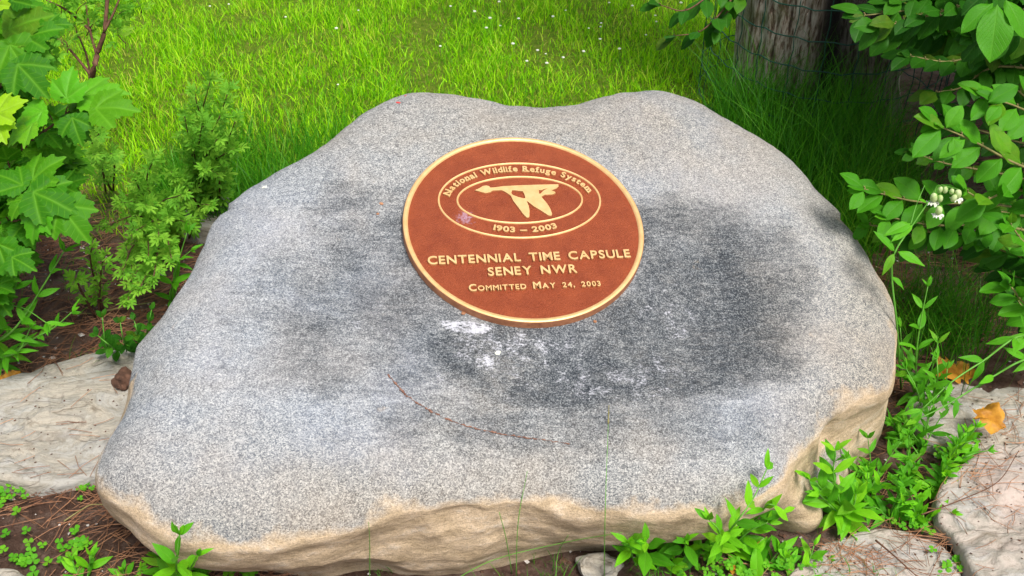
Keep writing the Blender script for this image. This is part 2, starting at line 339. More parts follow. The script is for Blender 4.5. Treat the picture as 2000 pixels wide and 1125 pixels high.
def make_boulder():
    eu = Vector((1, 0, 0)); eu = (eu - PN * eu.dot(PN)).normalized(); ev = PN.cross(eu)
    C0 = on_plane(985, 610, T0, PN)
    to2 = lambda P: ((P - C0).dot(eu), (P - C0).dot(ev))
    NA = 540
    pts = []
    for px, py, _ in SIL:
        back = 1.0 if py < 700 else 0.0
        P = on_plane(px, py, T0 - PN * (.035 * back), PN); pts.append(to2(P))
    th, R = radial_R(pts, (0, 0), NA, 2.2)
    # base ring in the same angular frame: visible points from the photo, hidden ones under the rim
    bp = [on(px, py, -.01) for px, py in BASE]
    bpt = []
    for P in bp:
        q = to2(P); bpt.append((math.atan2(q[1], q[0]), P))
    for a in np.radians(np.arange(-180, 180, 8)):
        if -158 < math.degrees(a) < -14: continue
        i = int((a + np.pi) / (2 * np.pi) * NA) % NA
        rim = C0 + (eu * math.cos(a) + ev * math.sin(a)) * R[i]
        ctr = Vector((C0.x, C0.y, 0)); d = Vector((rim.x, rim.y, 0)) - ctr
        bpt.append((a, ctr + d * .97 + Vector((0, 0, -.03))))
    bpt.sort(key=lambda t: t[0])
    A = np.array([t[0] for t in bpt]); BP = np.array([tuple(t[1]) for t in bpt])
    A3 = np.concatenate([A - 2 * np.pi, A, A + 2 * np.pi])
    base = np.stack([np.interp(th, A3, np.tile(BP[:, k], 3)) for k in range(3)], 1)
    k = 9; g = np.exp(-.5 * (np.arange(-k, k + 1) / 3.) ** 2); g /= g.sum()
    base = np.stack([np.convolve(np.concatenate([base[-k:, q], base[:, q], base[:k, q]]), g, 'valid') for q in range(3)], 1)
    NI, NR, NW = 150, 26, 60
    vs = []; part = []
    for i in range(NA):
        a = th[i]; d = eu * math.cos(a) + ev * math.sin(a); deg = math.degrees(a)
        front = max(0.0, min(1.0, (-math.sin(a) - .05) * 2.2))      # 1 on the side facing the camera
        w = .16 * (1 - front) + .14 * front; dep = .085 * (1 - front) + .060 * front
        if deg > 25 and deg < 155: dep = .06; w = .15
        for k in range(NI):
            r = (R[i] - w) * (k / NI); vs.append(C0 + d * r); part.append((i, 0, r / R[i]))
        PM = math.radians(90 - 9 * front)
        for k in range(NR):
            ph = (k / NR) * PM
            vs.append(C0 + d * (R[i] - w + w * math.sin(ph)) - PN * (dep * (1 - math.cos(ph)))); part.append((i, 0, (R[i] - w + w * math.sin(ph)) / R[i]))
        P1 = C0 + d * (R[i] - w + w * math.sin(PM)) - PN * dep * (1 - math.cos(PM)); B = Vector(base[i])
        Tn = (d * (w * math.cos(PM)) - PN * (dep * math.sin(PM))).normalized(); LL = (P1 - B).length
        C1 = P1 + Tn * LL * .38; C2 = B + Vector((0, 0, .38 * LL)) + Vector((d.x, d.y, 0)) * .035
        for k in range(NW + 1):
            t = k / NW; P = P1 * (1 - t) ** 3 + C1 * 3 * t * (1 - t) ** 2 + C2 * 3 * t * t * (1 - t) + B * t ** 3
            vs.append(P); part.append((i, 1, t))
        vs.append(B - Vector((0, 0, .12))); part.append((i, 1, 1))
    L = NI + NR + NW + 2
    # merge centre
    fs = []
    for i in range(NA):
        j = (i + 1) % NA
        for k in range(L - 1):
            fs.append((i * L + k, i * L + k + 1, j * L + k + 1, j * L + k))
    me = mesh('boulder', vs, fs)
    bm = bmesh.new(); bm.from_mesh(me); bmesh.ops.remove_doubles(bm, verts=[v for v in bm.verts if (v.co - C0).length < .004], dist=.004)
    bm.normal_update()
    if sum((v.normal.dot(PN)) for v in bm.verts if (v.co - C0).length < .2) < 0: bmesh.ops.reverse_faces(bm, faces=bm.faces[:])
    bm.normal_update()
    tanv, stv, rgv, drv, wrv = [], [], [], [], []
    newco = []
    def proj(P):
        d = P - CC; z = d.dot(CF); return 1000 + FPX * d.x / z, 562.5 - FPX * d.dot(CU) / z
    def ell(x, y, cx, cy, rx, ry, soft=.5, rot=0):
        dx, dy = x - cx, y - cy
        if rot: dx, dy = dx * math.cos(rot) + dy * math.sin(rot), -dx * math.sin(rot) + dy * math.cos(rot)
        q = math.hypot(dx / rx, dy / ry); return max(0, min(1, (1 + soft - q) / (2 * soft)))
    # face coordinates (metres on the slanted face, origin at the plaque centre)
    for v in bm.verts:
        P = v.co; n = v.normal
        u = (P - PC).dot(PU); q = (P - PC).dot(PV); hgt = (P - T0).dot(PN)
        top = max(0, min(1, (n.dot(PN) - .35) / .4))
        rp = math.hypot(u, q); keep = max(0, min(1, (rp - .25) / .12))
        wob = Vector((nz(P.x * 9, P.y * 9, P.z * 9), nz(P.x * 9, P.y * 9, P.z * 9 + 7), 0)) * .05
        disp = keep * (.020 * nz(P.x * 2.6, P.y * 2.6, P.z * 2.6) + .008 * nz(P.x * 6 + 9, P.y * 6, P.z * 6) + .0022 * fbm(P * 22, .8, 3))
        # shallow dish right of and below the plaque; saddle at the back
        disp -= keep * .028 * math.exp(-((u - .32) / .22) ** 2 - ((q + .2) / .13) ** 2)
        disp -= keep * .014 * math.exp(-((u + .3) / .2) ** 2 - ((q + .12) / .13) ** 2)
        disp -= .002 * math.exp(-((u - .05) / .07) ** 2 - ((q - .40) / .10) ** 2) * keep
        low = 1 - top
        if low > 0 and P.y < 1.75:
            # fractured face: ledges that dip to the right
            s = P.z + .16 * P.x + .05 * nz(P.x * 3, P.y * 3, P.z * 2)
            st = noise.noise(Vector((P.x * 2.2, P.y * 2.2, s * 17))); st2 = noise.noise(Vector((P.x * 5, P.y * 5, s * 42)))
            rid = 1 - abs(noise.noise(Vector((P.x * 5.5, P.y * 5.5, P.z * 9 + 2)))) * 2
            rr = max(0, min(1, (.62 - P.x) / .15)) * .75 + .25
            fc = abs(noise.noise(Vector((P.x * 6 + P.z * 3, P.y * 6, P.z * 7 - P.x * 2)))); disp += low * rr * (.005 * st + .002 * st2 + .006 * rid + .020 * (.22 - fc))
            # vertical recess under the right shoulder
            disp -= low * .022 * math.exp(-((P.x - .60) / .022) ** 2) * max(0, min(1, (.26 - P.z) / .08))
            disp += low * .035 * math.exp(-((P.x - .565) / .06) ** 2 - ((P.z - .04) / .07) ** 2)
            # scooped hollow left of centre
            disp -= low * .010 * math.exp(-((P.x + .09) / .09) ** 2 - ((P.z - .17) / .05) ** 2)
        newco.append(P + n * disp)
        # masks (wear and stain that belong to the stone)
        x, y = u + wob.x, q + wob.y
        ax, ay = proj(P); ax += 420 * wob.x; ay += 300 * wob.y
        E = ((1405, 600, 150, 165, .92, .38), (1190, 705, 330, 80, 1.1, .3), (965, 685, 130, 62, 1.1, .35), (1300, 470, 90, 80, .7, .4), (670, 595, 185, 125, .46, .5), (740, 480, 130, 75, .48, .35),
             (730, 705, 230, 85, .38, .5), (1150, 820, 420, 70, .42, .5), (720, 400, 110, 60, .36, .5), (1090, 645, 150, 40, .8, .4), (1245, 640, 100, 80, 1.0, .4), (1290, 560, 60, 90, .9, .4), (820, 600, 120, 90, .55, .5))
        s = max(ell(ax, ay, e[0], e[1], e[2], e[3], e[5]) * e[4] for e in E) * top; stv.append(s)
        r2 = max(ell(ax, ay, 1400, 600, 250, 280, .35), ell(ax, ay, 640, 620, 330, 260, .35), .6 * ell(ax, ay, 420, 850, 200, 160, .5)); rgv.append(max(0, r2 - s) * top)
        d = max(ell(ax, ay, 905, 637, 80, 16, .6) * .95, .70 * ell(ax, ay, 965, 680, 130, 60, .6), .60 * ell(ax, ay, 1080, 690, 110, 60, .6), .62 * ell(ax, ay, 1310, 600, 90, 70, .7), .60 * ell(ax, ay, 1240, 740, 260, 60, .6), .38 * ell(ax, ay, 1100, 650, 500, 200, .3)); drv.append(d * top if rp > .25 else 0)
        front = 1 if P.y < 1.9 else 0
        # tan where the face turns down, and on the right-front flank
        t = (1 - max(0, min(1, (n.dot(PN) - .25) / .7))) * 1.15
        rf = 0; wrv.append(top * max(ell(P.x, P.y, .74, 1.42, .20, .40, .8), .8 * ell(P.x, P.y, .1, 1.06, .8, .13, .9), .55 * ell(P.x, P.y, .25, 2.02, .55, .22, .9), .08))
        fr = .4 * max(0, min(1, (.30 - (q + .95)) / .15)) if q < -.5 else 0
        tv = max(t if P.y < 1.85 else t * .35, rf, 0)
        if P.x < -.5: tv *= .85 if P.y < 1.36 else .2
        if P.x > .42 and low > .3 and P.y < 1.6: tv = max(tv, min(1.1, low * 1.6))
        tanv.append(tv)
    for v, c in zip(bm.verts, newco): v.co = c
    bm.to_mesh(me); 
    for nm, arr in (('tan', tanv), ('warm', wrv), ('stain', stv), ('ring', rgv), ('drop', drv)):
        a = me.attributes.new(nm, 'FLOAT', 'POINT'); a.data.foreach_set('value', arr)
    bvh = BVHTree.FromBMesh(bm); bm.free()
    me.polygons.foreach_set('use_smooth', [True] * len(me.polygons))
    o = link('boulder', me, None, M['granite'])
    tag(o, 'big rounded grey granite boulder with a tan broken front face carrying the round copper plaque', 'boulder')
    return bvh
ROCK = make_boulder()
def rock(px, py, lift=0.0):
    d = ray(px, py).normalized(); h, n, i, t = ROCK.ray_cast(CC, d)
    if h is None: return on(px, py), Vector((0, 0, 1))
    if n.dot(d) > 0: n = -n
    return h + n * lift, n

# ------------------------------------------------------------------ plaque
def make_plaque():
    m, nt, n, l, b = mat_new('copper_leather_texture'); P = geopos(nt)
    f = noise_n(nt, P, 30, 5, .6); c = ramp(nt, f, [(.3, (.25, .045, .013)), (.7, (.34, .070, .021))])
    pat = N(nt, 'ShaderNodeTexVoronoi'); pat.inputs['Scale'].default_value = 1; l.new(P, pat.inputs['Vector'])
    vd = N(nt, 'ShaderNodeVectorMath', operation='DISTANCE'); l.new(P, vd.inputs[0]); vd.inputs[1].default_value = tuple(PC + PU * -.118 + PV * .020)
    bl = math_n(nt, 'ADD', vd.outputs['Value'], math_n(nt, 'MULTIPLY', math_n(nt, 'SUBTRACT', noise_n(nt, P, 120, 5, .7), .5), .075))
    c = mix(nt, ramp(nt, bl, [(.004, g3(.75)), (.017, g3(0))]), c, (.50, .32, .42))
    l.new(c, b.inputs['Base Color']); b.inputs['Metallic'].default_value = .25; b.inputs['Roughness'].default_value = .5
    bump(nt, noise_n(nt, P, 300, 4, .7), 1.0, .0045, b); copper = m
    m, nt, n, l, b = mat_new('polished_gold_bronze'); P = geopos(nt)
    c = ramp(nt, noise_n(nt, P, 60, 4), [(.3, (.62, .37, .15)), (.7, (.72, .47, .22))])
    l.new(c, b.inputs['Base Color']); b.inputs['Metallic'].default_value = .3; b.inputs['Roughness'].default_value = .42; gold = m
    m, nt, n, l, b = mat_new('copper_edge'); P = geopos(nt)
    c = ramp(nt, noise_n(nt, P, 45, 5), [(.3, (.22, .085, .04)), (.7, (.42, .18, .09))])
    l.new(c, b.inputs['Base Color']); b.inputs['Metallic'].default_value = .2; b.inputs['Roughness'].default_value = .5
    bump(nt, noise_n(nt, P, 120, 4), .4, .002, b); edge = m
    MW = Matrix((PU, PV, PN)).transposed().to_4x4(); MW.translation = PC - PN * TH
    root = bpy.data.objects.new('plaque', None); COL.objects.link(root); root.matrix_world = MW
    tag(root, 'round copper plaque with gold rim, raised goose emblem and raised lettering, set in the boulder', 'plaque')
    def put(name, me, mat):
        if not me.materials: me.materials.append(mat)
        o = bpy.data.objects.new(name, me); COL.objects.link(o); o.parent = root; return o
    def lathe(prof, n=160):
        vs = []; fs = []
        for i in range(n):
            a = 2 * math.pi * i / n
            for r, z in prof: vs.append((r * math.cos(a), r * math.sin(a), z))
        k = len(prof)
        for i in range(n):
            j = (i + 1) % n
            for q in range(k - 1): fs.append((i * k + q, j * k + q, j * k + q + 1, i * k + q + 1))
        return vs, fs
    FZ = TH - .004                                             # the recessed field
    vs, fs = lathe([(.2445, -.03), (.2452, TH - .003), (.2440, TH - .0012)]); me = mesh('side', vs, fs); put('edge_band', me, edge)
    vs, fs = lathe([(.2440, TH - .0012), (.2425, TH), (.2358, TH), (.2336, FZ - .001)]); me = mesh('rim', vs, fs); put('rim', me, gold)
    n = 160; vs = [(0, 0, FZ)] + [(.2348 * math.cos(2 * math.pi * i / n), .2348 * math.sin(2 * math.pi * i / n), FZ) for i in range(n)]
    me = mesh('field', vs, [(0, 1 + i, 1 + (i + 1) % n) for i in range(n)], False); put('field', me, copper)
    def oval(a, bb):
        vs = []; fs = []; n = 120; prof = [(-.0022, FZ - .001), (-.0017, FZ + .0024), (-.0007, FZ + .0028), (0, FZ + .0010), (.0007, FZ + .0028), (.0017, FZ + .0024), (.0022, FZ - .001)]
        for i in range(n):
            t = 2 * math.pi * i / n
            for e, z in prof: vs.append(((a + e) * math.cos(t), .0654 + (bb + e) * math.sin(t), z))
        k = len(prof)
        for i in range(n):
            j = (i + 1) % n
            for q in range(k - 1): fs.append((i * k + q, j * k + q, j * k + q + 1, i * k + q + 1))
        put('oval_ring', mesh('oval_ring', vs, fs), gold)
    oval(.1680, .1022); oval(.1300, .0635)
    def letter_mesh(cu):
        o = bpy.data.objects.new('tmp', cu); COL.objects.link(o); bpy.context.view_layer.update()
        me = bpy.data.meshes.new_from_object(o.evaluated_get(bpy.context.evaluated_depsgraph_get()))
        bpy.data.objects.remove(o); return me
    cache = {}
    def glyph(ch, bold):
        if (ch, bold) not in cache:
            cu = bpy.data.curves.new('g', 'FONT'); cu.body = ch; cu.size = 1; cu.offset = bold; cu.extrude = .05; cu.bevel_depth = .012; cu.resolution_u = 4
            me = letter_mesh(cu)
            co = np.empty(len(me.vertices) * 3); me.vertices.foreach_get('co', co); co = co.reshape(-1, 3)
            cache[(ch, bold)] = (me, co[:, 0].min(), co[:, 0].max(), co[:, 1].max())
        return cache[(ch, bold)]
    capH = glyph('H', .02)[3]
    def serif_boxes(ch): return None
    def place(ch, x, y, ang, size, sx=1.0, bold=.02, zh=.0035):
        me, x0, x1, y1 = glyph(ch, bold)
        me2 = me
        o = put('letter', me2, gold)
        s = size / capH
        o.matrix_local = Matrix.Translation((x, y, FZ + zh * .5)) @ Matrix.Rotation(ang, 4, 'Z') @ Matrix.Translation((-x0 * s * sx, 0, 0)) @ Matrix.Diagonal((s * sx, s, zh / .124 * 1.0, 1))
    def width(ch, size, sx, bold): me, x0, x1, y1 = glyph(ch, bold); return (x1 - x0) * size / capH * sx
    def line(items, y, total, bold=.02, gap=.0035, space=.014, zh=.0035, sx0=1.35):
        # items: (char, size); scale x so the line fills total
        ws = [space if c == ' ' else width(c, s, 1, bold) for c, s in items]
        glyphw = sum(w_ for w_, (c, s) in zip(ws, items) if c != ' ')
        other = sum(space for c, s in items if c == ' ') + gap * (len(items) - 1)
        sx = (total - other) / glyphw; x = -total / 2
        for w_, (c, s) in zip(ws, items):
            if c == ' ': x += space + gap; continue
            place(c, x, y, 0, s, sx, bold, .0052); x += w_ * sx + gap
    line([(c, .0200) for c in 'CENTENNIAL TIME CAPSULE'], -.0975, .404, .010, .0030, .011)
    line([(c, .0200) for c in 'SENEY NWR'], -.1305, .176, .010, .0032, .011)
    line([(c, .0158 if c in 'CM' and k in (0, 10) else .0118) for k, c in enumerate('COMMITTED MAY 24, 2003')], -.1655, .2576, .012, .0022, .009)
    # curved serif words: slab feet are added to the stems so that they read as the serif face
    def slab(x, y, ang, wd, ht):
        vs = [(-wd / 2, 0, 0), (wd / 2, 0, 0), (wd / 2, ht, 0), (-wd / 2, ht, 0)]; vs += [(p[0], p[1], .0041) for p in vs]
        me = mesh('serif', vs, [(0, 3, 2, 1), (4, 5, 6, 7), (0, 1, 5, 4), (1, 2, 6, 5), (2, 3, 7, 6), (3, 0, 4, 7)], False)
        o = put('serif', me, gold); o.matrix_local = Matrix.Translation((x, y, FZ - .0001)) @ Matrix.Rotation(ang, 4, 'Z')
    def arc(text, a, bb, t0, t1, size, top, bold):
        # cumulative arc length table
        T = np.linspace(t0, t1, 400); X = a * np.cos(T); Y = .0654 + bb * np.sin(T)
        S = np.concatenate([[0], np.cumsum(np.hypot(np.diff(X), np.diff(Y)))])
        gap = .0016; sp = .007
        ws = [sp if c == ' ' else width(c, size, 1, bold) for c in text]
        sx = (S[-1] - gap * (len(text) - 1) - sp * text.count(' ')) / sum(w_ for w_, c in zip(ws, text) if c != ' ')
        s = 0
        for w_, c in zip(ws, text):
            if c == ' ': s += sp + gap; continue
            wd = w_ * sx; mid = s + wd / 2
            x = np.interp(mid, S, X); y = np.interp(mid, S, Y); i = np.searchsorted(S, mid); i = min(max(i, 1), 399)
            ang = math.atan2(Y[i] - Y[i - 1], X[i] - X[i - 1])
            dx, dy = math.cos(ang), math.sin(ang)
            yo = (-.22 * size / capH * 0)
            place(c, x - dx * wd / 2, y - dy * wd / 2, ang, size, sx, bold, .0046)
            if c in 'NnmRlf1': # serif feet
                f = .55 if c in 'Nnm' else 0
                slab(x, y - .0006 * dx, ang, wd * (1.12 if c in 'NnmR' else 1.0) + .0012, .0022)
            s += wd + gap
    arc('National Wildlife Refuge System', .146, .0775, math.radians(171), math.radians(9), .0150, True, .02)
    arc('1903 – 2003', .150, .0895, math.radians(180 + 64), math.radians(360 - 64), .0135, False, .02)
    # goose
    G = [(-.0904,.0925),(-.0797,.0985),(-.0734,.1035),(-.0665,.1045),(-.061,.1025),(-.0595,.0984),(-.0499,.0986),(-.0302,.1016),(.0087,.1029),(.0478,.1032),(.085,.103),(.0848,.0978),(.0796,.0928),(.0669,.0865),(.0751,.0826),(.0756,.0792),(.0692,.0761),(.0527,.0761),(.0441,.07),(.0478,.0623),(.0531,.0519),(.0578,.0379),(.0598,.0228),(.0583,.0184),(.0522,.0194),(.0379,.0336),(.026,.0441),(.0178,.0544),(.0137,.0601),(.0122,.0584),(.0145,.0445),(.0144,.032),(.0116,.0159),(.0068,.0154),(.0005,.025),(-.0067,.0427),(-.015,.0606),(-.0181,.0747),(-.0214,.0786),(-.0282,.086),(-.0353,.0914),(-.0545,.0913),(-.0608,.0864),(-.0706,.0849),(-.0779,.0877),(-.0834,.0899)]
    H1 = [(-.0172,.0816),(-.0139,.0918),(-.0065,.0897),(.0082,.0866),(.0105,.0776),(.0112,.0675),(.0077,.0660),(-.0034,.0700),(-.0145,.0764)]
    H2 = [(.0416,.0899),(.0457,.0887),(.0539,.0916),(.064,.0959),(.0599,.0919),(.0512,.086),(.044,.0780),(.0408,.0781)]
    cu = bpy.data.curves.new('goose', 'CURVE'); cu.dimensions = '2D'; cu.fill_mode = 'BOTH'; cu.extrude = .0018; cu.bevel_depth = .0004
    for poly in (G, H1, H2):
        s = cu.splines.new('POLY'); s.points.add(len(poly) - 1); s.use_cyclic_u = True
        for p, q in zip(s.points, poly): p.co = (q[0], q[1], 0, 1)
    o = put('goose_emblem', letter_mesh(cu), gold); o.location = (0, 0, FZ + .0016)
make_plaque()

# ------------------------------------------------------------------ flat slabs round the boulder
def make_slab(label, outline, ztop, matname, thick=.10, edge=.011, amp=.012, name='flat_stone', group='limestone slabs round the boulder', tilt=(0, 0), freq=6, cat='stone', sub=False):
    P = [on(px, py, ztop) for px, py in outline]
    c = sum(P, Vector()) / len(P)
    NA, NI, NE, NW = 150, 46, 6, 7
    th, R = radial_R([(p.x, p.y) for p in P], (c.x, c.y), NA, .9)
    vs = []; seed = c.x * 13 + c.y * 7
    for i in range(NA):
        d = Vector((math.cos(th[i]), math.sin(th[i]), 0)); r0 = R[i] * (1 + .03 * nz(th[i] * 4, seed))
        for k in range(NI + 1):
            r = (r0 - edge) * k / NI; p = c + d * r
            lay = noise.noise(Vector((p.x * freq, p.y * freq * 1.8, seed)))
            st = math.floor(lay * 5) / 5 + min(1, (lay * 5 % 1) * 7) / 5        # broken bedding steps
            h = amp * 1.1 * (st * 1.3 + .35 * fbm(Vector((p.x * 14, p.y * 14, seed)), .8, 4))
            p.z += h + (p.x - c.x) * tilt[0] + (p.y - c.y) * tilt[1]; vs.append(p - c)
        last = vs[-1]
        for k in range(1, NE + 1):
            ph = k / NE * math.pi / 2; vs.append(last + d * edge * math.sin(ph) - Vector((0, 0, edge * (1 - math.cos(ph)))))
        last = vs[-1]
        for k in range(1, NW + 1):
            z = -thick * k / NW; vs.append(last + Vector((0, 0, z)) + d * (.010 * noise.noise(Vector((last.x * 20, last.y * 20, z * 60)))))
    L = NI + 1 + NE + NW
    fs = [(i * L + k, i * L + k + 1, ((i + 1) % NA) * L + k + 1, ((i + 1) % NA) * L + k) for i in range(NA) for k in range(L - 1)]
    fs = [f[::-1] for f in fs]
    me = mesh(name, vs, fs)
    bm = bmesh.new(); bm.from_mesh(me); bmesh.ops.remove_doubles(bm, verts=bm.verts, dist=.0008); bmesh.ops.recalc_face_normals(bm, faces=bm.faces[:]); bm.to_mesh(me); bm.free()
    for p in me.polygons: p.use_smooth = True
    o = link(name, me, None, M[matname], Matrix.Translation(c))
    tag(o, label, cat, group); return o
make_slab('large cream limestone slab left of the boulder with a brown chunk lying on it', [(-160,800),(-60,760),(0,740),(60,722),(120,705),(190,682),(240,680),(300,700),(330,780),(320,850),(260,905),(190,925),(100,940),(0,935),(-90,930),(-200,890)], .035, 'lime', amp=.016)
make_slab('pinkish limestone slab right of the boulder at the photo edge with clover in front', [(1830,985),(1850,930),(1900,895),(1970,872),(2060,870),(2160,930),(2160,1080),(2100,1180),(1980,1190),(1905,1120),(1875,1050)], .045, 'lime_pink', amp=.02)
make_slab('flat pale limestone slab under the right front corner of the boulder, with needles across it', [(1560,1100),(1590,1075),(1650,1050),(1720,1035),(1790,1045),(1850,1070),(1880,1120),(1860,1190),(1720,1230),(1570,1210),(1530,1150)], .012, 'lime_pink', amp=.008)
make_slab('grey mossy limestone ledge behind the curled golden leaf at right', [(1770,800),(1790,760),(1850,745),(1930,770),(2020,760),(2140,790),(2140,860),(2040,850),(1950,865),(1870,880),(1800,860)], .02, 'lime', amp=.014)
make_slab('grey flat stone cut by the lower left corner of the photo', [(-60,1100),(0,1108),(40,1118),(60,1140),(20,1180),(-70,1180)], .02, 'lime', amp=.006, freq=12)
make_slab('pale grey stone showing through the feathery shrub behind the boulder', [(330,390),(380,372),(430,380),(450,410),(420,440),(360,440),(320,420)], .05, 'lime', amp=.012, freq=12)
def chunk(name, label, cat, p, size, mat, seed, flat=.7):
    bm = bmesh.new(); bmesh.ops.create_icosphere(bm, subdivisions=3, radius=1)
    for v in bm.verts:
        c = v.co.copy(); k = 1 + .5 * noise.noise(c * 1.3 + Vector((seed, 0, 0))) + .15 * noise.noise(c * 4 + Vector((seed, 3, 0)))
        v.co = Vector((c.x * size[0], c.y * size[1], c.z * size[2])) * k
    me = bpy.data.meshes.new(name); bm.to_mesh(me); bm.free(); me.materials.append(M[mat])
    o = bpy.data.objects.new(name, me); COL.objects.link(o); o.location = p; tag(o, label, cat); return o
chunk('small_stone', 'small pale angular stone lying at the foot of the boulder front', 'stone', on(1168, 1104, .010), (.040, .024, .020), 'lime', 6)
chunk('stone_chunk', 'rough dark brown chunk lying on the cream slab against the boulder', 'stone', on(240, 742, .055), (.022, .024, .022), 'bark_bit', 2)

# ------------------------------------------------------------------ leaf meshes (length 1 along +X, up +Z)
def lamina(name, wid, peak=.45, tip=1.0, fold=.12, droop=.18, wave=.02, nu=9, serr=0, notch=0, base=.0, seed=0):
    vs, uv = [], []; nv = 4
    rr = random.Random(seed); ph = rr.uniform(0, 6)
    for i in range(nu + 1):
        t = i / nu
        a = t ** (math.log(.5) / math.log(peak)); wd = wid * .5 * (math.sin(math.pi * a) ** (.8 if t < peak else tip)) if 0 < t < 1 else .004
        if serr and i % 2 and 0 < t < 1: wd *= 1 + serr
        for j in range(-nv, nv + 1):
            s = j / nv; y = wd * s
            x = t + (.02 * abs(s) if serr else 0)
            z = abs(y) * fold * 2 - droop * t * t - .06 * abs(s) ** 2 * wid * 2 * (1 - t) + wave * math.sin(t * 9 + ph) * s
            vs.append((x, y, z + wave * .5 * math.sin(t * 17 + ph * 2) * abs(s))); uv.append((t, .5 + y / max(wid, .01)))
    w_ = 2 * nv + 1
    fs = [(i * w_ + j, (i + 1) * w_ + j, (i + 1) * w_ + j + 1, i * w_ + j + 1) for i in range(nu) for j in range(2 * nv)]
    return mesh(name, vs, fs, True, uv)
def lobed(name, seed):
    """three-lobed, coarsely toothed leaf with sunken veins; petiole joins at the origin"""
    rr = random.Random(seed); out = []
    lobes = [(-.86, .80, .50), (0, 1.0, .52), (.86, .80, .50)]
    NAg = 96; ctr = Vector((.10, 0, 0))
    for i in range(NAg):
        a = -math.pi + 2 * math.pi * i / NAg; r = .13
        for la, lr, lw in lobes:
            d = abs(a - la * rr.uniform(.99, 1.01)); r = max(r, lr * max(0, 1 - (d / (lw * 2.1)) ** 1.25) ** .8)
        if abs(a) < 2.0: r = max(r, .58 if abs(a) < 1.5 else .58 - (abs(a) - 1.5) * .55)
        else: r = max(r, .25 - .10 * (abs(a) - 2.0))
        r *= 1 + (.055 if i % 4 < 2 else -.045) * (1 if abs(a) < 2.2 else 0)
        out.append((a, r))
    vs = [tuple(ctr)]; uv = [(.1, .5)]; K = 7
    ph = rr.uniform(0, 6); dr = rr.uniform(.12, .3)
    for k in range(1, K + 1):
        for a, r in out:
            q = r * k / K; x = ctr.x + q * math.cos(a); y = q * math.sin(a)
            dv = min(abs(a - la) for la, _, _ in lobes)
            crease = .38 * min(dv, .4) * q * (1 - .3 * q)
            z = crease - dr * max(0, x) ** 2 - .16 * y * y + .018 * math.sin(9 * x + ph) * math.sin(8 * y + ph) + .010 * math.sin(24 * q - 3 * dv) * min(1, dv * 4)
            vs.append((x, y, z))
            uv.append((q + .1, .5 + .8 * dv * q * (1 if a > 0 else -1)))
    fs = [(0, 1 + i, 1 + (i + 1) % NAg) for i in range(NAg)]
    for k in range(K - 1):
        for i in range(NAg):
            j = (i + 1) % NAg; o = 1 + k * NAg
            fs.append((o + i, o + NAg + i, o + NAg + j, o + j))
    return mesh(name, vs, fs, True, uv)
def compound(name, seed, nl=7):
    """one divided leaf: narrow leaflets spread along a short axis"""
    rr = random.Random(seed); vs, fs, uv = [], [], []
    def leaflet(p, ang, L, W, zt):
        o = len(vs); c, s = math.cos(ang), math.sin(ang)
        for t, w_ in ((0, .15), (.3, .8), (.6, 1), (.85, .65), (1, .08)):
            for q in (-1, 0, 1):
                x = t * L; y = q * w_ * W * .5; z = zt * t - .25 * L * t * t + abs(q) * .12 * W
                vs.append((p[0] + x * c - y * s, p[1] + x * s + y * c, p[2] + z)); uv.append((t, .5 + q * .5 * w_))
        for i in range(4):
            for j in range(2): fs.append((o + i * 3 + j, o + (i + 1) * 3 + j, o + (i + 1) * 3 + j + 1, o + i * 3 + j + 1))
    o = 0; vs += [(0, -.008, 0), (0, .008, 0), (.5, .006, .03), (.5, -.006, .03)]; uv += [(0, .5)] * 4; fs.append((0, 1, 2, 3))
    leaflet((.5, 0, .03), rr.uniform(-.1, .1), .5, .15, .05)
    for k in range(nl // 2):
        x = .48 - .14 * k
        for s in (-1, 1): leaflet((x, 0, .03), s * rr.uniform(.6, 1.0) * (1 + .12 * k), rr.uniform(.36, .48), .14, rr.uniform(.0, .16))
    return mesh(name, vs, fs, True, uv)
def cloverleaf(name, seed):
    rr = random.Random(seed); vs, fs, uv = [], [], []
    for k in range(3):
        a = k * 2.094 + rr.uniform(-.1, .1); o = len(vs); vs.append((0, 0, 0)); uv.append((0, .5)); n = 12; c, s = math.cos(a), math.sin(a)
        for i in range(n + 1):
            t = -1 + 2 * i / n; an = t * 1.0; r = .52 * (1 - .10 * (1 - min(1, abs(t) * 4))) * (1 - .38 * abs(t) ** 3)
            x, y = r * math.cos(an * .82), r * math.sin(an * .82); vs.append((x * c - y * s, x * s + y * c, .10 - .10 * t * t - .05)); uv.append((r * 2, .5 + t * .4))
        fs += [(o, o + 1 + i, o + 2 + i) for i in range(n)]
    return mesh(name, vs, fs, True, uv)
LM = {}
def variants(kind, fn, mats, n):
    LM[kind] = []
    for i in range(n):
        me = fn(i); me.materials.append(M[mats[i % len(mats)]]); LM[kind].append(me)
variants('vib', lambda i: lobed('leaf', i), ['vib'] * 7 + ['lance'], 8)
variants('oval', lambda i: lamina('leaf', .50 + .05 * (i % 3), .5, .75, .10 + .03 * (i % 2), .10 + .07 * (i % 4), .02, seed=i), ['oval'], 8)
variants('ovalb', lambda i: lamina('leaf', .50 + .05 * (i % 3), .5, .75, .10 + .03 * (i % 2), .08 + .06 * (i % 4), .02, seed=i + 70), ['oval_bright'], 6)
variants('lance', lambda i: lamina('leaf', .25 + .03 * (i % 3), .42, 1.0, .16, .10 + .08 * (i % 4), .02, seed=i + 20), ['lance'], 8)
variants('spring', lambda i: lamina('leaf', .29 + .04 * (i % 3), .45, .95, .14, .05 + .09 * (i % 4), .02, seed=i + 40), ['spring', 'spring', 'lance'], 9)
variants('cinq', lambda i: compound('leaf', i, 5 + 2 * (i % 2)), ['cinq'], 6)
variants('clover', lambda i: cloverleaf('leaf', i), ['clover'], 4)
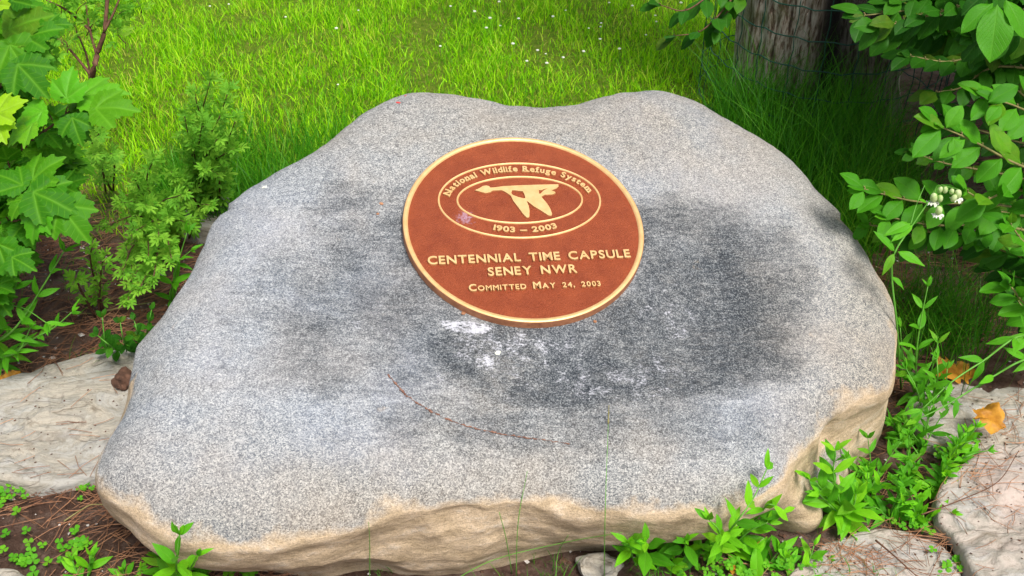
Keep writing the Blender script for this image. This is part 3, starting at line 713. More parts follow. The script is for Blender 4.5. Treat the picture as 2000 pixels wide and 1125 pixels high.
variants('vibyellow', lambda i: lobed('leaf', i + 50), ['yellow'], 2)
def leafmw(p, d, nref, L, wscale=1.0):
    d = d.normalized(); z = nref - d * nref.dot(d)
    if z.length < .05: z = Vector((0, 0, 1)) - d * d.z
    z.normalize(); y = z.cross(d)
    m = Matrix((d, y * wscale, z)).transposed().to_4x4() @ Matrix.Diagonal((L, L, L, 1)); m.translation = p; return m
NREF = Vector((0, -.45, .9)).normalized()
def jit(a): return Vector((random.uniform(-a, a), random.uniform(-a, a), random.uniform(-a, a)))
def add_leaf(plant, kind, p, d, L, nref=None, j=.35, wsc=1.0):
    me = random.choice(LM[kind]); n = (nref or NREF) + jit(j)
    return link('leaf', me, plant, None, leafmw(p, d, n, L, wsc))
def atf(px, py, d, gap=.02):
    h, n, i, t = ROCK.ray_cast(CC, ray(px, py).normalized())
    if h is not None: d = min(d, (h - CC).dot(CF) - gap) if d < (h - CC).dot(CF) + .25 else d
    return at(px, py, d)
def leaf_px(plant, kind, b, t, depth, dt=-.01, j=.15, wsc=1.0):
    A = at(b[0], b[1], depth); B = at(t[0], t[1], depth + dt)
    return add_leaf(plant, kind, A, B - A, (B - A).length * 1.02, None, j, wsc)
def shoot(plant, pts, kind, L, pairs, r0=.0022, r1=.0009, mat='stem_green', start=.2, ang=55, whorl=2, tipgrow=.55, pet=0.0, j=.35, twist=True, sides=5, name='stem', tuft=True, basegrow=1.0):
    """a stem through pts with leaf pairs; leaves are single objects"""
    path = cr_path(pts, 6); tube(name, pts, r0, r1, M[mat], plant, sides, 6)
    S = [0.0]
    for a, b in zip(path, path[1:]): S.append(S[-1] + (b - a).length)
    tw = random.uniform(0, 3.14)
    for k in range(pairs):
        f = start + (1 - start) * (k / max(1, pairs - 1)) if pairs > 1 else 1
        s = f * S[-1]; i = max(1, min(len(path) - 1, int(np.searchsorted(S, s))))
        p = path[i - 1].lerp(path[i], (s - S[i - 1]) / max(1e-6, S[i] - S[i - 1])); t = (path[i] - path[i - 1]).normalized()
        a = t.cross(NREF); a = a.normalized() if a.length > .1 else Vector((1, 0, 0)); b = a.cross(t)
        ph = tw + (math.pi / 2 * k if twist else 0)
        size = L * (basegrow + (1 - basegrow) * min(1, f * 2)) * (1 - (1 - tipgrow) * max(0, (f - .5) * 2) ** 1.5) * random.uniform(.85, 1.12)
        for q in range(whorl):
            an = ph + 2 * math.pi * q / whorl + random.uniform(-.25, .25)
            side = a * math.cos(an) + b * math.sin(an) * (.75 if not twist else 1)
            al = math.radians(ang * (1 - .35 * f) + random.uniform(-12, 12)); d = t * math.cos(al) + side * math.sin(al)
            p2 = p
            if pet: 
                p2 = p + (d + Vector((0, 0, .15))) * pet * random.uniform(.7, 1.2); tube('leaf_stalk', [p, p.lerp(p2, .5) + Vector((0, 0, .004)), p2], r1 * .8, r1 * .6, M[mat], plant, 4, 2)
                d = (d + Vector((0, -.25, -.35)) * random.uniform(.3, 1)).normalized()
            add_leaf(plant, kind, p2, d, size, None, j)
    if tuft:
        t = (path[-1] - path[-2]).normalized()
        for q in range(3): add_leaf(plant, kind, path[-1], t + jit(.5), L * tipgrow * random.uniform(.5, .8))

# ------------------------------------------------------------------ left: maple-leaved shrub
def left_shrub():
    base = on(-60, 600); 
    pl = thing('maple_leaved_shrub', base, 'large shrub with broad three-lobed toothed leaves at the left edge, yellow tips on top', 'shrub')
    tips = [((70, 60), 2.02), ((150, 205), 2.0), ((105, 385), 2.04), ((20, 330), 1.98), ((-60, 60), 2.0), ((10, 500), 2.1), ((-70, 250), 2.0), ((20, 190), 2.15), ((-160, 150), 2.1), ((-150, 420), 2.05), ((85, 290), 2.2), ((40, 430), 2.0), ((-20, 570), 2.02), ((50, 130), 2.25), ((20, 20), 2.2), ((130, 320), 2.25), ((-30, 400), 2.1)]
    for (px, py), d in tips:
        tip = at(px, py, d); b = base + Vector((random.uniform(-.08, .08), random.uniform(-.06, .06), -.01))
        mid = b.lerp(tip, .55) + Vector((-.05 + random.uniform(-.04, .04), .03, .06))
        n = max(3, int((tip - b).length / .085))
        shoot(pl, [b, mid, tip], 'vib', .066, n + 4, .006, .0022, 'stem_brown', .35, 62, 2, .8, .022, .28, tuft=True)
    for b, t, d in [((10, 60), (84, 28), 1.95), ((20, 5), (60, -30), 1.95), ((45, 75), (102, 50), 1.94), ((15, 80), (58, 158), 1.93), ((30, 120), (78, 172), 1.92), ((45, 95), (95, 120), 1.96),
                    ((130, 198), (132, 138), 1.93), ((180, 212), (250, 204), 1.92), ((140, 225), (152, 272), 1.91), ((155, 190), (225, 168), 1.96), ((90, 215), (30, 235), 1.93), ((70, 240), (12, 268), 1.92),
                    ((60, 355), (104, 308), 1.93), ((58, 372), (132, 402), 1.91), ((50, 365), (-4, 335), 1.92), ((48, 385), (18, 420), 1.91), ((112, 395), (160, 456), 1.92), ((80, 405), (52, 462), 1.91), ((20, 500), (58, 520), 1.92), ((-5, 470), (10, 530), 1.93)]:
        leaf_px(pl, 'vib', b, t, d)
    for b, t, d in [((-12, 225), (38, 196), 1.88), ((-10, 232), (6, 272), 1.88), ((-10, 12), (22, -20), 1.88)]: leaf_px(pl, 'vibyellow', b, t, d)
left_shrub()

# ------------------------------------------------------------------ left: feathery-leaved shrub behind the boulder's shoulder
def feathery(label, basepx, tips, n, L, bd=.03, name='feathery_shrub', lift=.05, kind='cinq', mat='stem_brown', r=.0035):
    base = on(*basepx); pl = thing(name, base, label, 'shrub', 'feathery leaved shrubs left of the boulder')
    for (px, py), d in tips:
        tip = at(px, py, d); b = base + Vector((random.uniform(-bd, bd), random.uniform(-bd, bd), -.01))
        mid = b.lerp(tip, .5) + Vector((random.uniform(-.03, .03), 0, lift))
        k = max(4, int((tip - b).length / .030 * n))
        shoot(pl, [b, mid, tip], kind, L, k, r, .0012, mat, .22, 60, 3, .8, 0, .5)
feathery('taller feathery green shrub with a rounded top on a thin red stem beside the boulder', (405, 425), [((410, 160), 2.42), ((380, 185), 2.42), ((445, 180), 2.44), ((430, 225), 2.40), ((360, 225), 2.42), ((395, 240), 2.36), ((460, 235), 2.44), ((425, 270), 2.38), ((375, 270), 2.45), ((458, 290), 2.50), ((400, 330), 2.4), ((350, 345), 2.45)], .72, .052)
feathery('low spreading feathery green shrub left of the taller one', (345, 470), [((300, 310), 2.36), ((210, 440), 2.36), ((265, 450), 2.30), ((310, 460), 2.28), ((355, 380), 2.34), ((410, 400), 2.44), ((300, 540), 2.24), ((250, 585), 2.24), ((262, 345), 2.40), ((335, 335), 2.42), ((235, 395), 2.42), ((285, 400), 2.34), ((330, 420), 2.34), ((375, 440), 2.40), ((240, 530), 2.30), ((290, 500), 2.28), ((335, 505), 2.30), ((275, 560), 2.26)], .8, .046)
feathery('small feathery sprig standing alone over the pine litter', (190, 610), [((180, 480), 2.22), ((150, 545), 2.2), ((205, 500), 2.24)], .6, .042, .015)
feathery('small feathery sprig showing between the maple-like leaves and the lawn', (215, 370), [((195, 258), 2.42), ((215, 300), 2.42), ((180, 300), 2.4)], .55, .045, .015)
def thin_bush():
    base = on(176, 215); pl = thing('thin_bush', base, 'slender dark-stemmed bush with wispy foliage on the lawn at the upper left', 'shrub')
    a = at(180, 155, 2.95); b = at(192, 100, 2.9); tube('stem', [base - Vector((0, 0, .02)), a, b, at(205, 55, 2.86), at(212, -40, 2.82)], .010, .005, M['stem_brown'], pl, 7)
    for pts in ([(190, 112, 2.91), (176, 60, 2.88), (168, 10, 2.86)], [(203, 62, 2.86), (222, 25, 2.85), (240, -20, 2.84)], [(180, 150, 2.95), (130, 90, 2.95), (100, 70, 2.96)], [(178, 60, 2.88), (130, 20, 2.9), (90, 0, 2.9)], [(176, 190, 3.0), (172, 120, 3.0), (150, 60, 3.0)]):
        tube('branch', [at(*p) for p in pts], .005, .002, M['stem_brown'], pl, 5)
    for px, py in [(168, 5), (215, 10), (245, 20), (120, 5), (95, 25), (140, 45), (75, 55), (185, 40), (230, 55), (115, 75), (60, 15), (200, -10), (150, -20), (265, -5), (100, 100), (70, 90)]:
        s = at(px + random.uniform(-25, 25), py + 30, 2.92); tip = at(px, py, 2.88)
        shoot(pl, [s, s.lerp(tip, .5) + jit(.01), tip], 'cinq', .06, 4, .0018, .0008, 'stem_brown', .2, 60, 2, .8, 0, .6, name='twig')
thin_bush()

# ------------------------------------------------------------------ campion-like plants: opposite lance leaves on pale stems
def sprig(label, stems, kind, L, pairs, group, name='leafy_sprig', r0=.0022, start=.12, ang=58, cat='plant', tipgrow=.6, mat='stem_green', j=.35, whorl=2):
    """stems: list of [(px,py,depth or None for ground), ...]"""
    P = [[on(p[0], p[1], -.005) if len(p) == 2 else (atf(*p, gap=.065) if p[1] > 860 else at(*p)) for p in s] for s in stems]
    b = Vector(P[0][0]); pl = thing(name, b, label, cat, group)
    for i, s in enumerate(P):
        shoot(pl, s, kind, L, pairs if isinstance(pairs, int) else pairs[i], r0, r0 * .45, mat, start, ang, whorl, tipgrow, 0, j)
    return pl
G1 = 'lance leaved sprigs left of the boulder'
sprig('long arching sprig of narrow leaves rising right from the left edge below the shrub', [[(-60, 690), (20, 650, 2.10), (80, 565, 2.06), (125, 490, 2.02)], [(-60, 690), (-10, 640, 2.12), (30, 560, 2.08), (25, 530, 2.05)]], 'lance', .060, 9, G1, r0=.003)
sprig('lower sprig of narrow leaves pointing right above the cream slab', [[(-20, 720), (60, 665, 2.12), (105, 640, 2.10), (140, 610, 2.08)], [(-40, 700), (30, 690, 2.14), (60, 640, 2.1)]], 'lance', .050, [8, 5], G1, r0=.0026)
sprig('drooping narrow leaved sprig at the left edge beside the soil', [[(-60, 640), (-20, 600, 2.12), (40, 600, 2.06), (90, 630, 2.04)]], 'lance', .055, 7, G1)
sprig('cluster of small rounded green leaves touching the left shoulder of the boulder', [[(215, 690), (205, 665, 2.15), (200, 620, 2.12)], [(250, 692), (240, 660, 2.14), (235, 630, 2.12)], [(270, 680), (268, 650, 2.13), (262, 625, 2.11)], [(235, 690), (215, 675, 2.13), (190, 655, 2.12)], [(285, 660), (292, 625, 2.13), (296, 605, 2.12)]], 'oval', .034, 5, None)
sprig('single narrow leaved sprig rising in front of the feathery shrub', [[(330, 600), (340, 540, 2.4), (365, 455, 2.35)], [(340, 600), (345, 520, 2.4), (372, 490, 2.36)]], 'lance', .055, 4, G1)
G2 = 'bright sprouts in front of the boulder'
sprig('bright green upright sprout at the left foot of the boulder', [[(345, 1135), (345, 1095, 1.82), (350, 1045, 1.80)], [(350, 1140), (325, 1110, 1.82), (310, 1090, 1.81)], [(350, 1140), (375, 1105, 1.82), (385, 1085, 1.81)]], 'spring', .052, [7, 4, 4], G2)
sprig('bright green sprout cut by the bottom edge, left of the upright one', [[(170, 1150), (172, 1120, 1.83), (178, 1085, 1.81)], [(165, 1150), (150, 1120, 1.83), (142, 1095, 1.82)]], 'spring', .04, 5, G2)
sprig('bright green sprout tips cut by the bottom edge between two taller sprouts', [[(262, 1160), (262, 1130, 1.83), (275, 1112, 1.82)], [(250, 1160), (245, 1130, 1.83), (240, 1115, 1.82)]], 'spring', .035, 4, G2)
sprig('bright broad leaved sprout at the boulder foot right of the small pale stone', [[(1262, 1130), (1262, 1090, 1.84), (1262, 1058, 1.82)], [(1262, 1130), (1240, 1100, 1.84), (1228, 1060, 1.83)], [(1270, 1130), (1292, 1100, 1.84), (1312, 1098, 1.83)]], 'spring', .062, [5, 4, 4], G2)
sprig('bright sprout leaning right beside the previous broad leaved one', [[(1330, 1125), (1335, 1080, 1.86), (1340, 1055, 1.85)], [(1325, 1125), (1312, 1080, 1.86), (1300, 1062, 1.85)], [(1340, 1125), (1360, 1085, 1.86), (1380, 1068, 1.85)]], 'spring', .056, 4, G2)
sprig('leafy stem of bright green leaves leaning against the right of the front face', [[(1395, 1075), (1430, 1030, 1.86), (1470, 975, 1.82), (1498, 915, 1.79)], [(1400, 1080), (1405, 1040, 1.88), (1385, 1015, 1.87)], [(1420, 1080), (1460, 1040, 1.84), (1500, 1020, 1.82)], [(1430, 1060), (1480, 1010, 1.83), (1502, 985, 1.82), (1530, 1000, 1.81)]], 'spring', .050, [9, 5, 6, 5], G2)
sprig('dense pale green rosette sprout in front of the recess in the boulder', [[(1650, 1020), (1640, 980, 1.86), (1628, 925, 1.83), (1632, 880, 1.81)], [(1655, 1020), (1625, 990, 1.85), (1600, 965, 1.84)], [(1650, 1020), (1668, 985, 1.86), (1672, 965, 1.85)], [(1640, 1010), (1600, 950, 1.86), (1582, 935, 1.85)]], 'spring', .060, [9, 5, 5, 4], G2, ang=66)
sprig('tall narrow leaf pair sprout at the bottom edge below the yellow leaf', [[(1465, 1150), (1468, 1110, 1.84), (1472, 1085, 1.83)], [(1475, 1150), (1500, 1105, 1.84), (1520, 1078, 1.83)]], 'spring', .075, 3, G2)
sprig('bright sprout at the bottom edge in front of the pale flat slab', [[(1545, 1160), (1540, 1120, 1.83), (1535, 1090, 1.82)], [(1520, 1160), (1515, 1130, 1.84), (1500, 1110, 1.83)], [(1555, 1150), (1575, 1110, 1.83), (1590, 1065, 1.82)]], 'spring', .046, 4, G2)
G3 = 'leafy weeds right of the boulder'
labs = ['weed nearest the right flank of the boulder, under the overhang', 'weed behind the pale rosette sprout, against the boulder flank', 'weed in the middle of the green mass right of the boulder', 'weed with broad leaves beside the pinkish slab', 'weed sprawling over the edge of the pinkish slab', 'weed between the curled golden leaf and the boulder', 'weed at the top of the mass, below the long arching stem', 'weed reaching down towards the pale flat slab', 'weed low on the needle litter beneath the mass']
cent = [(1705, 940), (1690, 975), (1770, 935), (1830, 950), (1860, 900), (1800, 870), (1760, 850), (1745, 1000), (1800, 1005)]
for (cx, cy), lb in zip(cent, labs):
    st = []
    for k in range(5):
        ax, ay = cx + random.uniform(-60, 60), cy + random.uniform(-75, 15)
        d0 = (on(cx, cy) - CC).dot(CF)
        st.append([(cx + random.uniform(-15, 15), cy + random.uniform(10, 35)), ((cx + ax) / 2, (cy + ay) / 2 - 6, d0 - .03), (ax, ay - 10, d0 - .05)])
    sprig(lb, st, 'spring' if random.random() < .45 else 'lance', .040, 4, G3, r0=.0017)
sprig('long arching stem with drooping narrow leaves crossing in from the right edge', [[(2060, 690), (2000, 655, 2.0), (1920, 705, 1.97), (1860, 745, 1.96), (1800, 800, 1.96)], [(2080, 700), (2010, 700, 2.0), (1940, 735, 1.98), (1850, 790, 1.97), (1790, 820, 1.97)]], 'lance', .064, [9, 8], G3, r0=.0028, start=.1)
sprig('upright narrow leaved weed standing at the boulder flank below the white leaf', [[(1790, 780), (1790, 690, 2.1), (1800, 620, 2.06), (1812, 560, 2.04)], [(1790, 780), (1765, 700, 2.12), (1758, 640, 2.1)], [(1800, 780), (1820, 720, 2.1), (1832, 670, 2.08)]], 'lance', .055, [7, 6, 5], G3)
sprig('small leafy weed beneath the upright one at the boulder flank', [[(1800, 800), (1790, 760, 2.06), (1770, 720, 2.05)], [(1810, 800), (1830, 745, 2.06), (1830, 700, 2.05)], [(1820, 790), (1845, 760, 2.06), (1850, 720, 2.05)]], 'lance', .042, 5, G3)
sprig('trailing stem of small leaves lying on the slab toward the right edge', [[(1850, 910), (1880, 895, 1.93), (1905, 885, 1.92), (1930, 880, 1.91)], [(1850, 910), (1880, 870, 1.94), (1900, 860, 1.93)]], 'lance', .035, 4, G3)

def clover_patch(label, pts, group, L=.020):
    b = on(*pts[0]); pl = thing('clover', b, label, 'plant', group)
    for px, py in pts:
        g = on(px, py + 12, -.003); p = on(px, py, random.uniform(.012, .03)); tube('leaf_stalk', [g, g.lerp(p, .6) + jit(.003), p], .0007, .0005, M['stem_green'], pl, 4, 2)
        add_leaf(pl, 'clover', p, Vector((random.uniform(-1, 1), random.uniform(-1, 1), 0)), L * random.uniform(.8, 1.25), Vector((0, -.35, .9)), .3)
def spread(cx, cy, rx, ry, n): return [(cx + random.gauss(0, rx), cy + random.gauss(0, ry)) for _ in range(n)]
GC = 'clover growing at the boulder foot'
clover_patch('clover patch on bare soil in the lower left corner', spread(55, 1070, 26, 22, 15), GC)
clover_patch('clover patch on bare soil between the corner patch and the sprouts', spread(140, 1065, 20, 24, 11), GC)
clover_patch('small yellow-green clover at the left edge below the cream slab', spread(15, 960, 16, 22, 14), GC)
clover_patch('tiny weed patch on the soil below the left tip of the boulder', spread(165, 955, 10, 10, 9), GC, .013)
clover_patch('clover patch beside the upright sprout at the left foot of the boulder', spread(395, 1105, 14, 12, 12), GC)
clover_patch('sparse clover under the middle of the boulder front', spread(480, 1112, 30, 8, 9), GC)
clover_patch('clover row running down between the two right-hand slabs', spread(1895, 1000, 26, 34, 34), GC, .017)
clover_patch('clover patch in the gap at the bottom right', spread(1880, 1090, 25, 20, 20), GC, .018)
clover_patch('clover leaves scattered on needles below the weed mass', spread(1800, 1015, 28, 16, 16), GC, .016)
clover_patch('low clover and moss at the bottom edge right of the boulder centre', spread(1420, 1110, 60, 14, 40), GC, .014)
clover_patch('low greenery at the bottom edge between the broad sprouts', spread(1545, 1100, 30, 16, 22), GC, .014)

# ------------------------------------------------------------------ right: oval-leaved shrub
def right_shrub():
    base = on(2160, 560); pl = thing('oval_leaved_shrub', base, 'big shrub of smooth oval leaves filling the right side in deep shade', 'shrub')
    br = [ # visible branches: path of (px,py,depth), leaf length, pairs
        ([(2080, 350, 2.10), (1990, 322, 2.02), (1900, 275, 1.98), (1838, 248, 1.95)], .074, 5),
        ([(2080, 330, 2.10), (2040, 240, 2.05), (1990, 210, 2.02), (1930, 190, 1.98)], .070, 5),
        ([(2090, 420, 2.12), (1990, 370, 2.05), (1925, 390, 2.0), (1890, 375, 1.98)], .070, 4),
        ([(2080, 430, 2.15), (1950, 400, 2.10), (1800, 395, 2.06), (1690, 370, 2.03)], .070, 8),
        ([(2080, 470, 2.15), (1950, 440, 2.12), (1830, 440, 2.08), (1740, 425, 2.05)], .060, 8),
        ([(2080, 480, 2.2), (1950, 460, 2.16), (1840, 455, 2.14), (1700, 440, 2.12)], .055, 8),
        ([(2090, 500, 2.1), (2010, 480, 2.04), (1975, 440, 2.0)], .060, 4),
        ([(2090, 640, 2.1), (2010, 600, 2.04), (1975, 560, 2.0)], .062, 4),
        ([(2090, -60, 2.0), (2030, -40, 1.95), (1945, -30, 1.90), (1940, 10, 1.88)], .085, 5),
        ([(2100, 40, 2.4), (1950, 30, 2.35), (1800, 20, 2.30), (1690, 30, 2.28)], .075, 9),
        ([(2100, 90, 2.42), (1960, 80, 2.38), (1840, 60, 2.33), (1740, 65, 2.3)], .072, 9),
        ([(2100, -20, 2.4), (1960, -30, 2.35), (1850, -10, 2.3), (1760, 0, 2.28)], .078, 9),
        ([(2100, 180, 2.5), (1990, 150, 2.45), (1900, 110, 2.4), (1850, 90, 2.38)], .072, 8),
        ([(2110, 220, 2.5), (2020, 200, 2.4), (1960, 150, 2.35)], .075, 6),
        ([(2110, 300, 2.5), (2000, 280, 2.45), (1900, 250, 2.42), (1850, 230, 2.4)], .065, 6),
        ([(2110, 400, 2.45), (2000, 350, 2.4), (1850, 320, 2.38), (1790, 300, 2.36)], .06, 8),
        ([(2120, 560, 2.4), (2000, 520, 2.3), (1900, 470, 2.26), (1830, 455, 2.25)], .058, 8),
        ([(2100, 60, 2.3), (1950, 90, 2.28), (1860, 120, 2.26), (1780, 110, 2.25)], .072, 8),
        ([(2100, 10, 2.2), (1980, 60, 2.15), (1900, 70, 2.12)], .075, 6),
        ([(2100, 150, 2.35), (1950, 130, 2.3), (1880, 170, 2.28), (1830, 180, 2.27)], .070, 7),
        ([(2100, -40, 2.25), (1900, 5, 2.2), (1780, 40, 2.18), (1720, 50, 2.17)], .072, 9),
        ([(2110, 450, 2.25), (1960, 415, 2.2), (1850, 420, 2.18), (1780, 460, 2.17)], .062, 7),
        ([(2110, 540, 2.2), (1990, 500, 2.15), (1930, 480, 2.12)], .062, 5),
        ([(2110, 600, 2.25), (2020, 560, 2.2), (1950, 520, 2.18)], .060, 5),
        ([(2120, 700, 2.2), (2030, 640, 2.15), (1990, 590, 2.1)], .062, 4),
    ]
    for bi, (pts, L, n) in enumerate(br):
        P = [at(*p) for p in pts]; root = base + Vector((random.uniform(-.05, .05), random.uniform(-.05, .05), 0))
        tube('branch', [root, root.lerp(P[0], .5) + Vector((.05, 0, .08)), P[0]], .008, .004, M['stem_brown'], pl, 6)
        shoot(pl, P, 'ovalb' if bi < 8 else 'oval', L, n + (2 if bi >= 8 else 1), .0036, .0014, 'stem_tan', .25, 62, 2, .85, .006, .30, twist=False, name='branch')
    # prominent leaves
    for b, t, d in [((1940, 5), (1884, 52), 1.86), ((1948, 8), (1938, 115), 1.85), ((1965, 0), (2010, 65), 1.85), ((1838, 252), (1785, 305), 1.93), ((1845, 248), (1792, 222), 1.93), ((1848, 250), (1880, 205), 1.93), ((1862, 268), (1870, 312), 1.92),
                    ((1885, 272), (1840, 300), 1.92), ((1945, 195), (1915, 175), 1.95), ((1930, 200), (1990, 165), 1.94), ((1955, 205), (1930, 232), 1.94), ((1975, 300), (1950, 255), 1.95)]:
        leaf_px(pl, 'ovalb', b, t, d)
    # the mass of the shrub beyond the frame edge and above: extra foliage added to shade the ground and grass
    vs, fs, uv = [], [], []; rr = random.Random(4)
    src = LM['oval'][0]; sv_ = [v.co.copy() for v in src.vertices]; step = 9
    quad = [(0, 0, 0), (.5, -.27, .03), (1, 0, -.12), (.5, .27, .03)]
    for k in range(6500):
        u = rr.random()
        if u < .18: c = Vector((rr.uniform(1.25, 1.9), rr.uniform(2.0, 2.7), rr.uniform(.85, 1.6)))
        elif u < .62: c = Vector((rr.uniform(1.25, 2.3), rr.uniform(1.6, 3.6), rr.uniform(.12, 1.5)))
        elif u < .85: c = Vector((rr.uniform(1.2, 2.3), rr.uniform(2.2, 3.2), rr.uniform(.75, 1.6)))
        else: c = Vector((rr.uniform(.98, 1.6), rr.uniform(2.2, 2.75), rr.uniform(.55, 1.0)))
        q = c - CC; z = q.dot(CF); px = 1000 + FPX * q.x / z; py = 562.5 - FPX * q.dot(CU) / z
        if px < 2010 and c.z < .5 and c.y < 2.25: continue
        if px < 1830 and py > -20: continue
        if z < 1.5: continue
        d = Vector((rr.uniform(-1, 1), rr.uniform(-1, 1), rr.uniform(-.5, .3))).normalized(); m = leafmw(c, d, Vector((rr.uniform(-.5, .5), rr.uniform(-.7, .3), .9)), rr.uniform(.06, .09))
        o = len(vs); vs += [m @ Vector(p) - base for p in quad]; uv += [(0, .5), (.5, 0), (1, .5), (.5, 1)]; fs += [(o, o + 1, o + 2), (o, o + 2, o + 3)]
    me = mesh('shade_foliage', vs, fs, True, uv); me.materials.append(M['oval']); o = bpy.data.objects.new('shade_foliage', me); COL.objects.link(o); o.parent = pl; o['kind'] = 'stuff'
right_shrub()

def flowering_campion():
    b = on(1760, 760); pl = thing('bladder_campion', b, 'campion stem with a nodding cluster of pale swollen buds, right of the boulder', 'flower')
    D = 1.95
    tube('stem', [b, at(1752, 640, 2.03), at(1742, 540, 1.98), at(1748, 493, D), at(1782, 440, D), at(1815, 392, D - .01)], .0024, .0014, M['stem_green'], pl, 6)
    tube('stem', [at(1778, 440, D), at(1790, 400, D), at(1806, 362, D)], .0016, .0008, M['stem_green'], pl, 5)
    for bb, t in [((1754, 491), (1808, 517)), ((1747, 490), (1716, 449)), ((1746, 496), (1727, 532)), ((1782, 440), (1742, 470)), ((1778, 436), (1730, 455)), ((1812, 396), (1795, 388)), ((1742, 540), (1770, 560))]:
        leaf_px(pl, 'lance', bb, t, D - .005, wsc=1.25)
    top = at(1822, 375, D - .01)
    def bud(px, py, s, open_, tilt=(0, 0)):
        c = at(px, py, D - .015)
        tube('flower_stalk', [at(1815, 392, D - .01), top.lerp(c, .4) + Vector((0, 0, .012)), c + Vector((0, 0, s * 1.0))], .0007, .0005, M['stem_green'], pl, 4, 3)
        bm = bmesh.new(); bmesh.ops.create_uvsphere(bm, u_segments=12, v_segments=9, radius=1)
        for v in bm.verts:
            a = math.atan2(v.co.y, v.co.x); rib = 1 + .05 * math.cos(a * 6)
            v.co = Vector((v.co.x * .66 * rib, v.co.y * .66 * rib, v.co.z * (1.0 if v.co.z > 0 else .95))) * s
        me = bpy.data.meshes.new('calyx'); bm.to_mesh(me); bm.free(); me.materials.append(M['calyx']); me.polygons.foreach_set('use_smooth', [True] * len(me.polygons))
        o = link('calyx', me, pl, None, Matrix.Translation(c) @ Matrix.Rotation(random.uniform(-.25, .25), 4, 'Y'))
        if open_:
            vs = [(0, 0, 0)]; n = 30
            for i in range(n):
                a = 2 * math.pi * i / n; r = s * (.95 + .35 * math.cos(a * 5)) ; vs.append((r * math.cos(a), r * math.sin(a), -s * .35 + s * .3 * math.sin(a * 10)))
            me = mesh('petals', vs, [(0, 1 + i, 1 + (i + 1) % n) for i in range(n)]); me.materials.append(M['petal'])
            link('petals', me, pl, None, Matrix.Translation(c - Vector((0, 0, s * .85))))
    for px, py, s, op in [(1824, 386, .0105, 1), (1836, 371, .0075, 0), (1846, 371, .0080, 0), (1836, 388, .0085, 0), (1834, 411, .0100, 1), (1859, 374, .0070, 0), (1863, 387, .0085, 0), (1871, 379, .0105, 1)]: bud(px, py, s, op)
flowering_campion()

